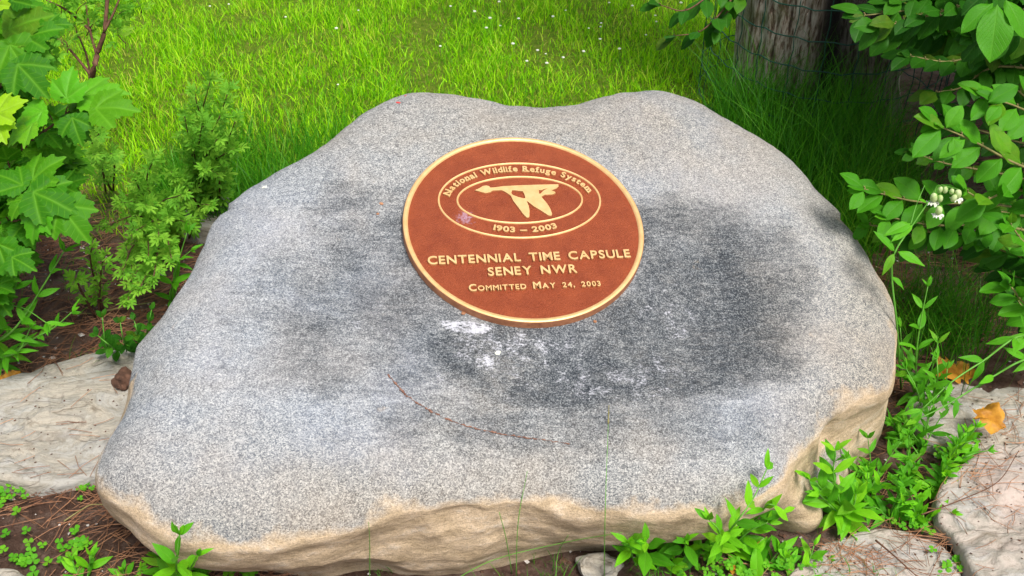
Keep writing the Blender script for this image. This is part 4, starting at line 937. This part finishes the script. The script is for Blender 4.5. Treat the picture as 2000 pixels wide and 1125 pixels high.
# ------------------------------------------------------------------ tree with hollow trunk, overhanging twig, wire cage
def tree():
    c = on(1590, 205); c.z = 0
    root = thing('tree', c, 'old tree with a furrowed grey-brown trunk split by a dark hollow, behind the boulder', 'tree')
    m, nt, n, l, b = mat_new('furrowed_bark'); P = geopos(nt)
    mp = N(nt, 'ShaderNodeMapping'); mp.inputs['Scale'].default_value = (4.2, 4.2, .7); l.new(P, mp.inputs[0])
    f = noise_n(nt, mp.outputs[0], 16, 8, .7, .4); bark_shade = attr(nt, 'hollow').outputs['Fac']
    col = ramp(nt, f, [(.37, (.06, .035, .022)), (.45, (.20, .135, .09)), (.52, (.50, .42, .34)), (.68, (.74, .67, .60))])
    ms = ramp(nt, noise_n(nt, P, 9, 5), [(.5, g3(0)), (.66, g3(.6))]); col = mix(nt, ms, col, (.09, .11, .02))
    col = mix(nt, bark_shade, col, (.012, .008, .007)); l.new(col, b.inputs['Base Color']); b.inputs['Roughness'].default_value = .95  # near-black shade put into the bark colour, in the seam and on the right
    bump(nt, f, 1.0, .03, b)
    NA, NZ = 200, 150; vs = []; bark_shade_v = []; H = 2.6
    for k in range(NZ + 1):
        z = -.05 + (H + .05) * (k / NZ) ** 1.5
        for i in range(NA):
            a = 2 * math.pi * i / NA; dx, dy = math.cos(a), math.sin(a)
            r = .228 + .018 * math.exp(-max(z, 0) / .12) - .02 * z + .02 * math.cos(2 * a)
            r += .014 * math.exp(-max(z, 0) / .10) * math.cos(5 * a + .6)
            # hollow seam facing the camera, right of centre
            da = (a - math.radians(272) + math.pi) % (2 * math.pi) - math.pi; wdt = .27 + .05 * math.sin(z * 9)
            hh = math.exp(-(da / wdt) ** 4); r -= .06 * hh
            fur = noise.noise(Vector((dx * 5.5, dy * 5.5, z * 1.6))) ; fur2 = noise.noise(Vector((dx * 14, dy * 14, z * 3.5)))
            r += .012 * fur - .026 * max(0, .35 - abs(fur2) * 2.2) + .004 * noise.noise(Vector((dx * 30, dy * 30, z * 18)))
            hh = max(hh, .62 if 0 < da < 1.3 else 0)  # right side takes part of that painted shade, beyond the hollow itself
            vs.append((r * dx * 1.08 - .10 * min(z, 1.2) - .01, r * dy, z)); bark_shade_v.append(hh)
    fs = [(k * NA + i, k * NA + (i + 1) % NA, (k + 1) * NA + (i + 1) % NA, (k + 1) * NA + i) for k in range(NZ) for i in range(NA)]
    me = mesh('trunk', vs, fs); a_ = me.attributes.new('hollow', 'FLOAT', 'POINT'); a_.data.foreach_set('value', bark_shade_v); me.materials.append(m)
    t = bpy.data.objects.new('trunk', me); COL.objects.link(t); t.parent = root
    for k in range(6):
        a = k * 1.05 + .4; d = Vector((math.cos(a), math.sin(a), 0))
        tube('limb', [c + Vector((0, 0, 2.2)), c + d * .5 + Vector((0, 0, 2.9)), c + d * 1.1 + Vector((.2, 0, 3.6))], .09, .03, m, root, 8)
    quad = [(0, 0, 0), (.5, -.28, .03), (1, 0, -.12), (.5, .28, .03)]; vs, fs, uv = [], [], []; rr = random.Random(9)
    cl = [Vector((rr.gauss(.35, .55), rr.gauss(.3, .5), rr.uniform(2.5, 4.4))) for _ in range(50)] + [Vector((c.x + rr.uniform(-.35, 1.1), c.y + rr.uniform(-1.0, .55), rr.uniform(1.25, 2.2))) for _ in range(75)]  # second list: low unseen clumps added below the crown to shade lawn and grass
    cl = [q if i >= 50 else q + c for i, q in enumerate(cl)]
    for k in range(12000):
        q = rr.choice(cl) + Vector((rr.gauss(0, .16), rr.gauss(0, .16), rr.gauss(0, .12)))
        if q.z < 1.58 - .36 * q.y + .12: continue
        m4 = leafmw(q, Vector((rr.uniform(-1, 1), rr.uniform(-1, 1), rr.uniform(-.6, .2))), Vector((rr.uniform(-.5, .5), rr.uniform(-.5, .5), 1)), rr.uniform(.07, .11))
        o = len(vs); vs += [m4 @ Vector(p) for p in quad]; uv += [(0, .5), (.5, 0), (1, .5), (.5, 1)]; fs += [(o, o + 1, o + 2), (o, o + 2, o + 3)]
    me = mesh('crown_with_shade_clumps', vs, fs, True, uv); me.materials.append(M['oval']); o = bpy.data.objects.new('crown_with_shade_clumps', me); COL.objects.link(o); o.parent = root; o['kind'] = 'stuff'
    # twig hanging into the picture left of the trunk
    for pts, n in [([(1470, -60, 2.75), (1400, -20, 2.68), (1340, 20, 2.62), (1290, 10, 2.6)], 5), ([(1460, -50, 2.76), (1420, 10, 2.7), (1370, 60, 2.66), (1318, 70, 2.64)], 5), ([(1480, -60, 2.75), (1450, -10, 2.72), (1415, 30, 2.7), (1400, 55, 2.68)], 4)]:
        shoot(root, [at(*p) for p in pts], 'oval', .066, n, .0035, .0012, 'stem_brown', .15, 60, 2, .85, .008, .3, twist=False, name='twig')
    tube('limb', [c + Vector((0, 0, 2.0)), c + Vector((-.35, -.3, 1.5)), at(1470, -58, 2.75)], .02, .004, m, root, 6)
    return c
TC = tree()
def cage():
    root = thing('wire_cage', TC, 'dark green welded wire mesh wrapped round the split tree trunk', 'wire fence')
    rad, H = .40, .95; nz_ = 26
    def ring(z, rr_=rad):
        P = []
        for i in range(73):
            a = 2 * math.pi * i / 72; r = rr_ + .012 * math.sin(a * 3 + 1) ; P.append(Vector((r * math.cos(a), r * math.sin(a), z + .004 * math.sin(a * 26) + .008 * math.sin(a * 2 + z * 7))))
        vs, fs = tube_geo(P, .0019, .0019, 4); return mesh('horizontal_wire', vs, fs)
    for k in range(11): link('horizontal_wire', ring(.03 + k * .09), root, M['wire'], Matrix.Translation(TC))
    P = [Vector((.003 * math.sin(z * 60), .002 * math.sin(z * 47), z)) for z in np.linspace(-.03, H, 22)]; vs, fs = tube_geo(P, .0019, .0019, 4); me = mesh('vertical_wire', vs, fs); me.materials.append(M['wire'])
    for i in range(nz_):
        a = 2 * math.pi * i / nz_ + .05; r = rad + .012 * math.sin(a * 3 + 1)
        link('vertical_wire', me, root, None, Matrix.Translation(TC + Vector((r * math.cos(a), r * math.sin(a), 0))) @ Matrix.Rotation(random.uniform(-.03, .03), 4, 'X') @ Matrix.Rotation(random.uniform(-.02, .02), 4, 'Y'))
cage()

# ------------------------------------------------------------------ grass (stuff)
def blades(name, X, Y, L, W, lean, label, mat, az=None, z0=None, seg=3, curl=1.0):
    n = len(X); A = rng.uniform(0, 2 * np.pi, n) if az is None else az
    F_ = rng.uniform(0, 2 * np.pi, n)
    Z = np.zeros(n) - .005 if z0 is None else z0
    dx, dy = np.cos(A), np.sin(A); wx, wy = np.cos(F_), np.sin(F_)
    V = np.zeros((n, seg * 2 + 1, 3), dtype=np.float32); wp = [1, .9, .62] if seg == 3 else [1, .95, .85, .65, .4][:seg]
    for s in range(seg + 1):
        t = s / seg; ln = lean * t ** (1 + curl) ; hx = L * ln; hz = L * t * np.sqrt(np.clip(1 - (ln / max(t, .01)) ** 2 * .6, .15, 1)) if s else 0 * L
        cx, cy, cz = X + dx * hx, Y + dy * hx, Z + hz
        if s < seg:
            for q, sg in ((0, -1), (1, 1)):
                V[:, s * 2 + q, 0] = cx + sg * wx * W * wp[s] * .5; V[:, s * 2 + q, 1] = cy + sg * wy * W * wp[s] * .5; V[:, s * 2 + q, 2] = cz
        else: V[:, seg * 2, 0], V[:, seg * 2, 1], V[:, seg * 2, 2] = cx, cy, cz
    nv = seg * 2 + 1; tri = []
    for s in range(seg - 1): tri += [(2 * s, 2 * s + 1, 2 * s + 3), (2 * s, 2 * s + 3, 2 * s + 2)]
    tri.append((2 * seg - 2, 2 * seg - 1, 2 * seg)); tri = np.array(tri)
    Fc = (np.arange(n)[:, None, None] * nv + tri[None]).reshape(-1, 3).astype(np.int32)
    me = bpy.data.meshes.new(name); me.vertices.add(n * nv); me.vertices.foreach_set('co', V.ravel())
    me.loops.add(Fc.size); me.loops.foreach_set('vertex_index', Fc.ravel()); me.polygons.add(len(Fc))
    me.polygons.foreach_set('loop_start', np.arange(0, Fc.size, 3, dtype=np.int32)); me.polygons.foreach_set('loop_total', np.full(len(Fc), 3, dtype=np.int32))
    a = me.attributes.new('rnd', 'FLOAT', 'POINT'); a.data.foreach_set('value', np.repeat(rng.random(n).astype(np.float32), nv))
    me.update(calc_edges=True); me.polygons.foreach_set('use_smooth', np.ones(len(me.polygons), dtype=bool)); me.materials.append(mat)
    o = bpy.data.objects.new(name, me); COL.objects.link(o); o['kind'] = 'stuff'; o['label'] = label; o['category'] = 'grass'; return o
def grass_mat(name, stops):
    m, nt, n, l, b = mat_new(name); r = attr(nt, 'rnd').outputs['Fac']
    pv = noise_n(nt, geopos(nt), 2.2, 5, .6)
    col = ramp(nt, math_n(nt, 'ADD', math_n(nt, 'MULTIPLY', r, .75), math_n(nt, 'MULTIPLY', math_n(nt, 'SUBTRACT', pv, .35), .6)), stops)
    l.new(col, b.inputs['Base Color']); b.inputs['Roughness'].default_value = .5; b.inputs['Specular IOR Level'].default_value = .25
    add_transl(nt, b, col, .38); return m
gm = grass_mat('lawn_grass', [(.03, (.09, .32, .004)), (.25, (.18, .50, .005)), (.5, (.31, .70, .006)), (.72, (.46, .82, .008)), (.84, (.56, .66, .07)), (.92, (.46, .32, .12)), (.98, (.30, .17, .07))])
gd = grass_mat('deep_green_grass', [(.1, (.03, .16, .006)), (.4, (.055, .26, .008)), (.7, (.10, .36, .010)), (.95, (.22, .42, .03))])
n = 420000; X = rng.uniform(-3.4, 3.0, n); Y = rng.uniform(2.05, 6.2, n)
sm = np.array([soilmask(x, y) for x, y in zip(X, Y)]); pat = np.array([noise.noise(Vector((x * 4.5, y * 4.5, 2))) for x, y in zip(X, Y)])
keep = (rng.random(n) > sm ** .6) & (rng.random(n) < .72 + .75 * pat) & (rng.random(n) < np.clip(1.5 - (Y - 3) * .28, .4, 1)) & (np.hypot(X - TC.x, Y - TC.y) > .27)
X, Y, pat = X[keep], Y[keep], pat[keep]; n = len(X)
blades('lawn_grass', X, Y, rng.gamma(4, .0080, n) * (1 + .6 * pat), rng.uniform(.0020, .0044, n), rng.uniform(.15, .95, n), 'sunny yellow-green lawn of short uneven grass behind the boulder', gm)
# longer, finer grass along the back of the boulder
n = 19000; X = rng.uniform(-1.05, 1.0, n); Y = 2.32 + np.abs(rng.normal(0, .25, n)) - .10 * np.clip(X, 0, 1)
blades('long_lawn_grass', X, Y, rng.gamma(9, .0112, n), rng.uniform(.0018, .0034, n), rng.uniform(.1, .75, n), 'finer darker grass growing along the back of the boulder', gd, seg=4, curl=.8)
# tall tufts under the tree
n = 5200; C_ = [(rng.uniform(.62, 1.12), rng.uniform(2.12, 3.0)) for _ in range(46)]; ci = rng.integers(0, 46, n); C_ = np.array(C_)
X = C_[ci, 0] + rng.normal(0, .045, n); Y = C_[ci, 1] + rng.normal(0, .045, n)
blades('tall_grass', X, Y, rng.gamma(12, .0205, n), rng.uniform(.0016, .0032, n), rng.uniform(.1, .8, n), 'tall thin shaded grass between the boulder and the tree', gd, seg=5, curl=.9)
n = 900; X = 1.02 + rng.normal(0, .09, n); Y = 1.88 + rng.normal(0, .08, n)
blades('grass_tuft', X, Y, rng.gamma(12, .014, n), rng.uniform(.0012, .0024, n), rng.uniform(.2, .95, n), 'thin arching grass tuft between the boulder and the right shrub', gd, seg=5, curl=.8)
n = 1500; X = np.concatenate([rng.uniform(-1.6, -.6, 900), rng.uniform(-.25, .7, 600)]); Y = np.concatenate([rng.uniform(1.75, 2.5, 900), rng.uniform(1.08, 1.2, 600)])
k = np.array([noise.noise(Vector((x * 5, y * 5, 7))) for x, y in zip(X, Y)]) > .08
X, Y = X[k], Y[k]; n = len(X); blades('sparse_grass', X, Y, rng.gamma(6, .008, n), rng.uniform(.001, .0022, n), rng.uniform(.3, .95, n), 'sparse thin grass sprinkled over the needle litter', gd, seg=4)
# single seed stalks in front of the boulder
def stalk(label, pts, head=True):
    P = [on(*pts[0])] + [atf(*p) for p in pts[1:]]; t = thing('grass_stalk', P[0], label, 'grass', 'grass stalks in front of the boulder')
    tube('stem', P, .0011, .0005, M['stem_green'], t, 4)
    if head:
        d = (P[-1] - P[-2]).normalized(); L = .032
        vs, fs = tube_geo([P[-1] + d * (L * k / 7) for k in range(8)], .0020, .0006, 6, .5); me = mesh('seed_head', [v - P[0] for v in vs], fs); me.materials.append(M['stem_tan']); o = bpy.data.objects.new('seed_head', me); COL.objects.link(o); o.parent = t
stalk('tallest grass stalk with a pale seed head, standing up before the boulder front', [(1180, 1135), (1182, 1000, 1.78), (1188, 828, 1.70)])
stalk('bent thin grass blade rising in front of the tan face', [(1008, 1130), (1012, 1020, 1.80), (1030, 920, 1.77)], False)
stalk('short thin grass blade leaning left beside the bent one', [(1000, 1120), (988, 1050, 1.82), (975, 1000, 1.80)], False)
stalk('curved grass blade at the foot of the boulder, left of the small pale stone', [(1085, 1135), (1090, 1080, 1.82), (1110, 1045, 1.81)], False)
stalk('faint thin stalk before the left half of the tan face', [(722, 1150), (722, 1060, 1.80), (720, 1020, 1.79)], False)
stalk('long grass blade arching low across the boulder foot', [(860, 1150), (960, 1095, 1.82), (1100, 1060, 1.80), (1215, 1040, 1.78)], False)

# ------------------------------------------------------------------ litter (stuff)
def in_soil(x, y):
    return soilmask(x, y) > .25
def needles(name, n, area, label, zfun=None, Lr=(.05, .11), w=.0011):
    vs, fs = [], []; rr = random.Random(len(name) + n)
    cnt = 0
    while cnt < n:
        x, y = rr.uniform(*area[0]), rr.uniform(*area[1])
        if soilmask(x, y) < .2 + .6 * rr.random(): 
            cnt += .2; continue
        cnt += 1
        if noise.noise(Vector((x * 2.6, y * 2.6, 9))) < rr.uniform(-.5, .25) : continue
        a = rr.gauss(.25, 1.0); L = rr.uniform(*Lr); d = Vector((math.cos(a), math.sin(a), rr.gauss(0, .10))); s = Vector((-d.y, d.x, 0)); z = gz(x, y) + rr.uniform(.001, .010)
        bend = rr.gauss(0, .06)
        o = len(vs)
        for t in (-.5, 0, .5):
            p = Vector((x, y, z)) + d * L * t + s * bend * L * (1 - 4 * t * t); vs += [p + s * w * .5, p - s * w * .5, p + Vector((0, 0, w * .8))]
        for k in (0, 3):
            for q in range(3): fs.append((o + k + q, o + k + (q + 1) % 3, o + k + 3 + (q + 1) % 3, o + k + 3 + q))
    me = mesh(name, vs, fs, False); me.materials.append(M['needle']); o = bpy.data.objects.new(name, me); COL.objects.link(o); tag(o, label, 'litter', None, 'stuff')
needles('pine_needles', 9000, ((-2.0, -.35), (1.0, 2.8)), 'reddish brown pine needles strewn over the soil left of the boulder')
needles('pine_needles', 9001, ((.35, 2.2), (1.0, 3.0)), 'reddish brown pine needles strewn over the soil right of the boulder')
def chips(name, n, area, label, mat, smin, smax):
    vs, fs = [], []; rr = random.Random(n)
    for _ in range(n):
        x, y = rr.uniform(*area[0]), rr.uniform(*area[1])
        if soilmask(x, y) < .4: continue
        s = rr.uniform(smin, smax) * (1 if rr.random() < .9 else 2); o = len(vs); z = gz(x, y)
        for dx, dy, dz in ((1, 0, 0), (0, 1, 0), (-1, 0, 0), (0, -1, 0), (0, 0, .6), (0, 0, -.6)):
            vs.append((x + s * (dx + rr.uniform(-.4, .4)), y + s * (dy + rr.uniform(-.4, .4)), z + s * (dz + rr.uniform(-.2, .2))))
        fs += [(o + a, o + b, o + c) for a, b, c in ((0, 1, 4), (1, 2, 4), (2, 3, 4), (3, 0, 4), (1, 0, 5), (2, 1, 5), (3, 2, 5), (0, 3, 5))]
    me = mesh(name, vs, fs, False); me.materials.append(M[mat]); o = bpy.data.objects.new(name, me); COL.objects.link(o); tag(o, label, 'litter', None, 'stuff')
chips('pebbles', 3500, ((-2.0, 2.2), (.9, 2.9)), 'small pale pebbles and grit on the soil', 'chip', .001, .0042)
chips('bark_bits', 6000, ((-2.0, 2.2), (.9, 2.9)), 'dark crumbs of bark and soil round the boulder', 'bark_bit', .0015, .006)
# twigs one could pick up
def twig(label, pts, r=.0016, mat='stem_brown', z=.012):
    P = [on(p[0], p[1], z + random.uniform(0, .006)) for p in pts]; o = tube('twig', P, r, r * .5, M[mat]); tag(o, label, 'twig', 'twigs lying on the ground')
twig('curved brown twig lying on the soil in front of the cream slab', [(345, 1040), (260, 1030), (190, 1042), (150, 1090)], .0013)
twig('straight reddish twig on the soil below the cream slab', [(0, 988), (60, 975), (120, 962)], .0014)
twig('thin tan twig on the soil pointing at the left tip of the boulder', [(125, 1018), (160, 995), (185, 985), (240, 990)], .0014, 'stem_tan')
twig('long tan twig lying on the soil above the cream slab', [(300, 590), (240, 600), (180, 612), (120, 608)], .0018, 'stem_tan')
twig('pale stick at the edge of the slab under the curled golden leaf', [(1920, 880), (1945, 862), (1980, 840)], .002, 'chip')
twig('grey-brown branch on the litter behind the long arching stem', [(1800, 640), (1880, 660), (1960, 668)], .003)
twig('thin dark twig crossing the pinkish slab diagonally', [(1800, 1005), (1880, 975), (1950, 940), (1990, 880)], .0014, 'stem_brown', .07)
twig('short curved twig across the pale flat slab', [(1710, 1055), (1740, 1080), (1790, 1125)], .002, 'stem_brown', .03)
twig('brown twig curving through the base of the feathery shrub', [(170, 435), (230, 437), (290, 440), (330, 420)], .0025)

# ------------------------------------------------------------------ dead leaves, petals, beaded brown stem on the boulder
def crumple(label, px, py, z, L, W, seed, name='dead_leaf', rotz=0, tall=.3):
    rr = random.Random(seed); vs, uv = [], []; nu, nv = 16, 12
    for i in range(nu + 1):
        for j in range(nv + 1):
            t = i / nu; s = j / nv * 2 - 1; wd = math.sin(math.pi * min(.98, max(.03, t)) ** .8) ** .7 * (1 + .25 * math.sin(t * 25 + seed))
            x, y = (t - .5) * L, s * wd * W * .5; q = Vector((x * 28, y * 28, seed)); zz = tall * W * noise.noise(q) + .15 * W * abs(s) + .09 * W * noise.noise(q * 3)
            vs.append((x + .15 * W * noise.noise(q + Vector((5, 0, 0))), y + .15 * W * noise.noise(q + Vector((0, 5, 0))), zz + W * .12)); uv.append((t, s * .5 + .5))
    w_ = nv + 1; fs = [(i * w_ + j, (i + 1) * w_ + j, (i + 1) * w_ + j + 1, i * w_ + j + 1) for i in range(nu) for j in range(nv)]
    me = mesh(name, vs, fs, True, uv); me.materials.append(M['dead']); o = bpy.data.objects.new(name, me); COL.objects.link(o); o.location = on(px, py, z); o.rotation_euler = (random.uniform(-.2, .2) + .25, 0, rotz)
    tag(o, label, 'leaf', 'dead leaves on the ground')
crumple('broad orange-tan dead leaf lying behind the long arching stem', 1862, 733, .02, .10, .075, 1, rotz=.3)
crumple('curled golden dead leaf with a raised point on the slab at right', 1926, 826, .055, .075, .06, 5, rotz=1.4, tall=.9)
crumple('small yellowing dead leaf at the foot of the leaning leafy stem', 1478, 1062, .02, .04, .022, 8, rotz=-.5)
crumple('little brown dead leaf at the bottom edge below the yellowing one', 1430, 1110, .015, .03, .014, 11, rotz=1.4)
crumple('orange dead leaf half hidden in the litter at the far left above the slab', 18, 745, .02, .06, .04, 13, rotz=.8)
def beaded():
    pix = [(757, 731), (775, 752), (790, 770), (812, 786), (840, 803), (870, 818), (900, 829), (930, 838), (965, 845), (1000, 851), (1050, 858), (1112, 868)]
    P = [rock(x, y, .0012)[0] for x, y in pix]; P2 = [rock(x, y, .0012)[0] for x, y in [(np.interp(t, range(len(pix)), [p[0] for p in pix]) + random.uniform(-1.2, 1.2), np.interp(t, range(len(pix)), [p[1] for p in pix]) + random.uniform(-1.2, 1.2)) for t in np.linspace(0, len(pix) - 1, 110)]]
    vs, fs = tube_geo(P2, .0015, .0008, 6, .95); me = mesh('dried_stem', vs, fs); me.materials.append(plain_mat('rusty_dried_stem', (.10, .04, .03), (.30, .16, .11), 200, .8, .6)); o = link('dried_stem', me)
    tag(o, 'thin rusty brown beaded dry stem curving across the boulder face below the plaque', 'twig')
beaded()
def bit(name, label, cat, px, py, mat, s, group=None, seed=0, on_p=None):
    p, nn = rock(px, py, s * .3); rr = random.Random(seed + px); bm = bmesh.new(); bmesh.ops.create_icosphere(bm, subdivisions=2, radius=1)
    for v in bm.verts: v.co = Vector((v.co.x * s * 1.5, v.co.y * s, v.co.z * s * .35)) * (1 + .5 * noise.noise(v.co * 1.6 + Vector((px, seed, 0))))
    me = bpy.data.meshes.new(name); bm.to_mesh(me); bm.free(); me.materials.append(M[mat])
    o = link(name, me, None, None, leafmw(p, Vector((rr.uniform(-1, 1), .4, 0)), nn, 1)); tag(o, label, cat, group)
bit('red_petal', 'tiny red petal on the top left hump of the boulder', 'petal', 778, 201, 'red', .0032)
bit('red_petal', 'tiniest red speck just above the red petal on the boulder top', 'petal', 792, 187, 'red', .0016)
bit('pale_fleck', 'small white fleck on the left shoulder of the boulder', 'debris', 517, 366, 'petal', .0038)
bit('rust_fleck', 'rust coloured fleck on the boulder left of the plaque', 'debris', 745, 398, 'needle', .0034)
bit('rust_fleck', 'second rust fleck, lower left of the plaque stain', 'debris', 738, 418, 'needle', .0024)
bit('white_fleck', 'white curl of debris in the dark stain below the plaque', 'debris', 972, 690, 'petal', .0042)
bit('brown_fleck', 'brown scrap caught under the lower left rim of the plaque', 'debris', 905, 612, 'needle', .0036)
bit('brown_fleck', 'brown scrap caught under the lower right rim of the plaque', 'debris', 1162, 628, 'needle', .0030)

# ------------------------------------------------------------------ clover flowers in the lawn
def lawn_flowers():
    bm = bmesh.new(); bmesh.ops.create_icosphere(bm, subdivisions=2, radius=.0075)
    for v in bm.verts: v.co *= 1 + .28 * noise.noise(v.co * 700); v.co.z *= .5
    hm = bpy.data.meshes.new('flower_head'); bm.to_mesh(hm); bm.free(); hm.materials.append(M['petal'])
    vs, fs = tube_geo([Vector((0, 0, 0)), Vector((.002, 0, .03)), Vector((0, 0, .062))], .0008, .0007, 4); sm_ = mesh('stem', vs, fs); sm_.materials.append(M['stem_green'])
    px = [(410, 12), (447, 8), (558, 33), (657, 55), (880, 12), (927, 22), (957, 35), (950, 54), (1013, 36), (1080, 32), (977, 50), (1150, 55), (1174, 45), (1173, 52), (1235, 11), (1282, 42), (1262, 68), (1172, 76), (1066, 105), (1068, 123), (1029, 119), (1050, 98), (860, 90), (1280, 30), (1105, 20), (975, 3), (1190, 5), (1210, 95), (1100, 112), (700, 20), (1330, 5), (1140, 100), (660, 165), (1002, 85)]
    for x, y in px:
        p = on(x, y, .062); r = thing('clover_flower', (p.x, p.y, 0), 'small white clover flower head standing in the sunny lawn', 'flower', 'white clover flowers in the lawn')
        s = random.uniform(.45, .95); link('flower_head', hm, r, None, Matrix.Translation(p) @ Matrix.Diagonal((s, s, s, 1))); link('stem', sm_, r, None, Matrix.Translation((p.x, p.y, 0)))
lawn_flowers()

# needles and crumbs caught on the flat stones and a mat of debris along their edges
def slab_litter(name, boxes, n, label, mat, kind):
    objs = [o for o in COL.objects if o.name.startswith('flat_stone')]
    trees = []
    for o in objs:
        bm = bmesh.new(); bm.from_mesh(o.data); bmesh.ops.transform(bm, matrix=Matrix.Translation(o.location), verts=bm.verts); trees.append(BVHTree.FromBMesh(bm)); bm.free()
    rr = random.Random(n); vs, fs = [], []
    for _ in range(n):
        (x0, x1, y0, y1) = rr.choice(boxes); px, py = rr.uniform(x0, x1), rr.uniform(y0, y1); d = ray(px, py).normalized(); best = None
        for t in trees:
            h, nn, i, dist = t.ray_cast(CC, d)
            if h is not None and (best is None or dist < best[1]): best = (h, dist)
        if best is None or noise.noise(best[0] * 7) < rr.uniform(-.35, .25): continue
        p = best[0] + Vector((0, 0, .0015)); o = len(vs)
        if kind == 'needle':
            a = rr.gauss(.4, 1.0); L = rr.uniform(.03, .09); dd = Vector((math.cos(a), math.sin(a), rr.gauss(0, .04))); sd_ = Vector((-dd.y, dd.x, 0)); w_ = .0011; bend = rr.gauss(0, .06)
            for t in (-.5, 0, .5):
                q = p + dd * L * t + sd_ * bend * L * (1 - 4 * t * t) + Vector((0, 0, .004)); vs += [q + sd_ * w_ * .5, q - sd_ * w_ * .5, q + Vector((0, 0, w_ * .8))]
            for k in (0, 3):
                for q in range(3): fs.append((o + k + q, o + k + (q + 1) % 3, o + k + 3 + (q + 1) % 3, o + k + 3 + q))
        else:
            s_ = rr.uniform(.0008, .0028)
            for dx, dy, dz in ((1, 0, 0), (0, 1, 0), (-1, 0, 0), (0, -1, 0), (0, 0, .6), (0, 0, -.6)): vs.append(p + Vector((dx + rr.uniform(-.4, .4), dy + rr.uniform(-.4, .4), dz)) * s_)
            fs += [(o + a, o + b, o + c) for a, b, c in ((0, 1, 4), (1, 2, 4), (2, 3, 4), (3, 0, 4))]
    me = mesh(name, vs, fs, False); me.materials.append(M[mat]); o = bpy.data.objects.new(name, me); COL.objects.link(o); tag(o, label, 'litter', None, 'stuff')
RB = [(1560, 1860, 1040, 1125), (1830, 2000, 870, 1125), (1770, 2000, 750, 870)]
slab_litter('pine_needles', RB, 420, 'dry needles scattered over the flat stones at lower right', 'needle', 'needle')
slab_litter('bark_bits', RB + [(0, 260, 690, 930)], 420, 'crumbs of soil and bark on the flat stones', 'bark_bit', 'chip')
slab_litter('pine_needles', [(0, 260, 690, 940)], 60, 'few dry needles on the cream slab at left', 'needle', 'needle')
clover_patch('clover sprawling over the upper edge of the pinkish slab', spread(1860, 960, 30, 26, 30), GC, .016)
clover_patch('clover in front of the curled golden leaf', spread(1850, 880, 34, 16, 16), GC, .015)
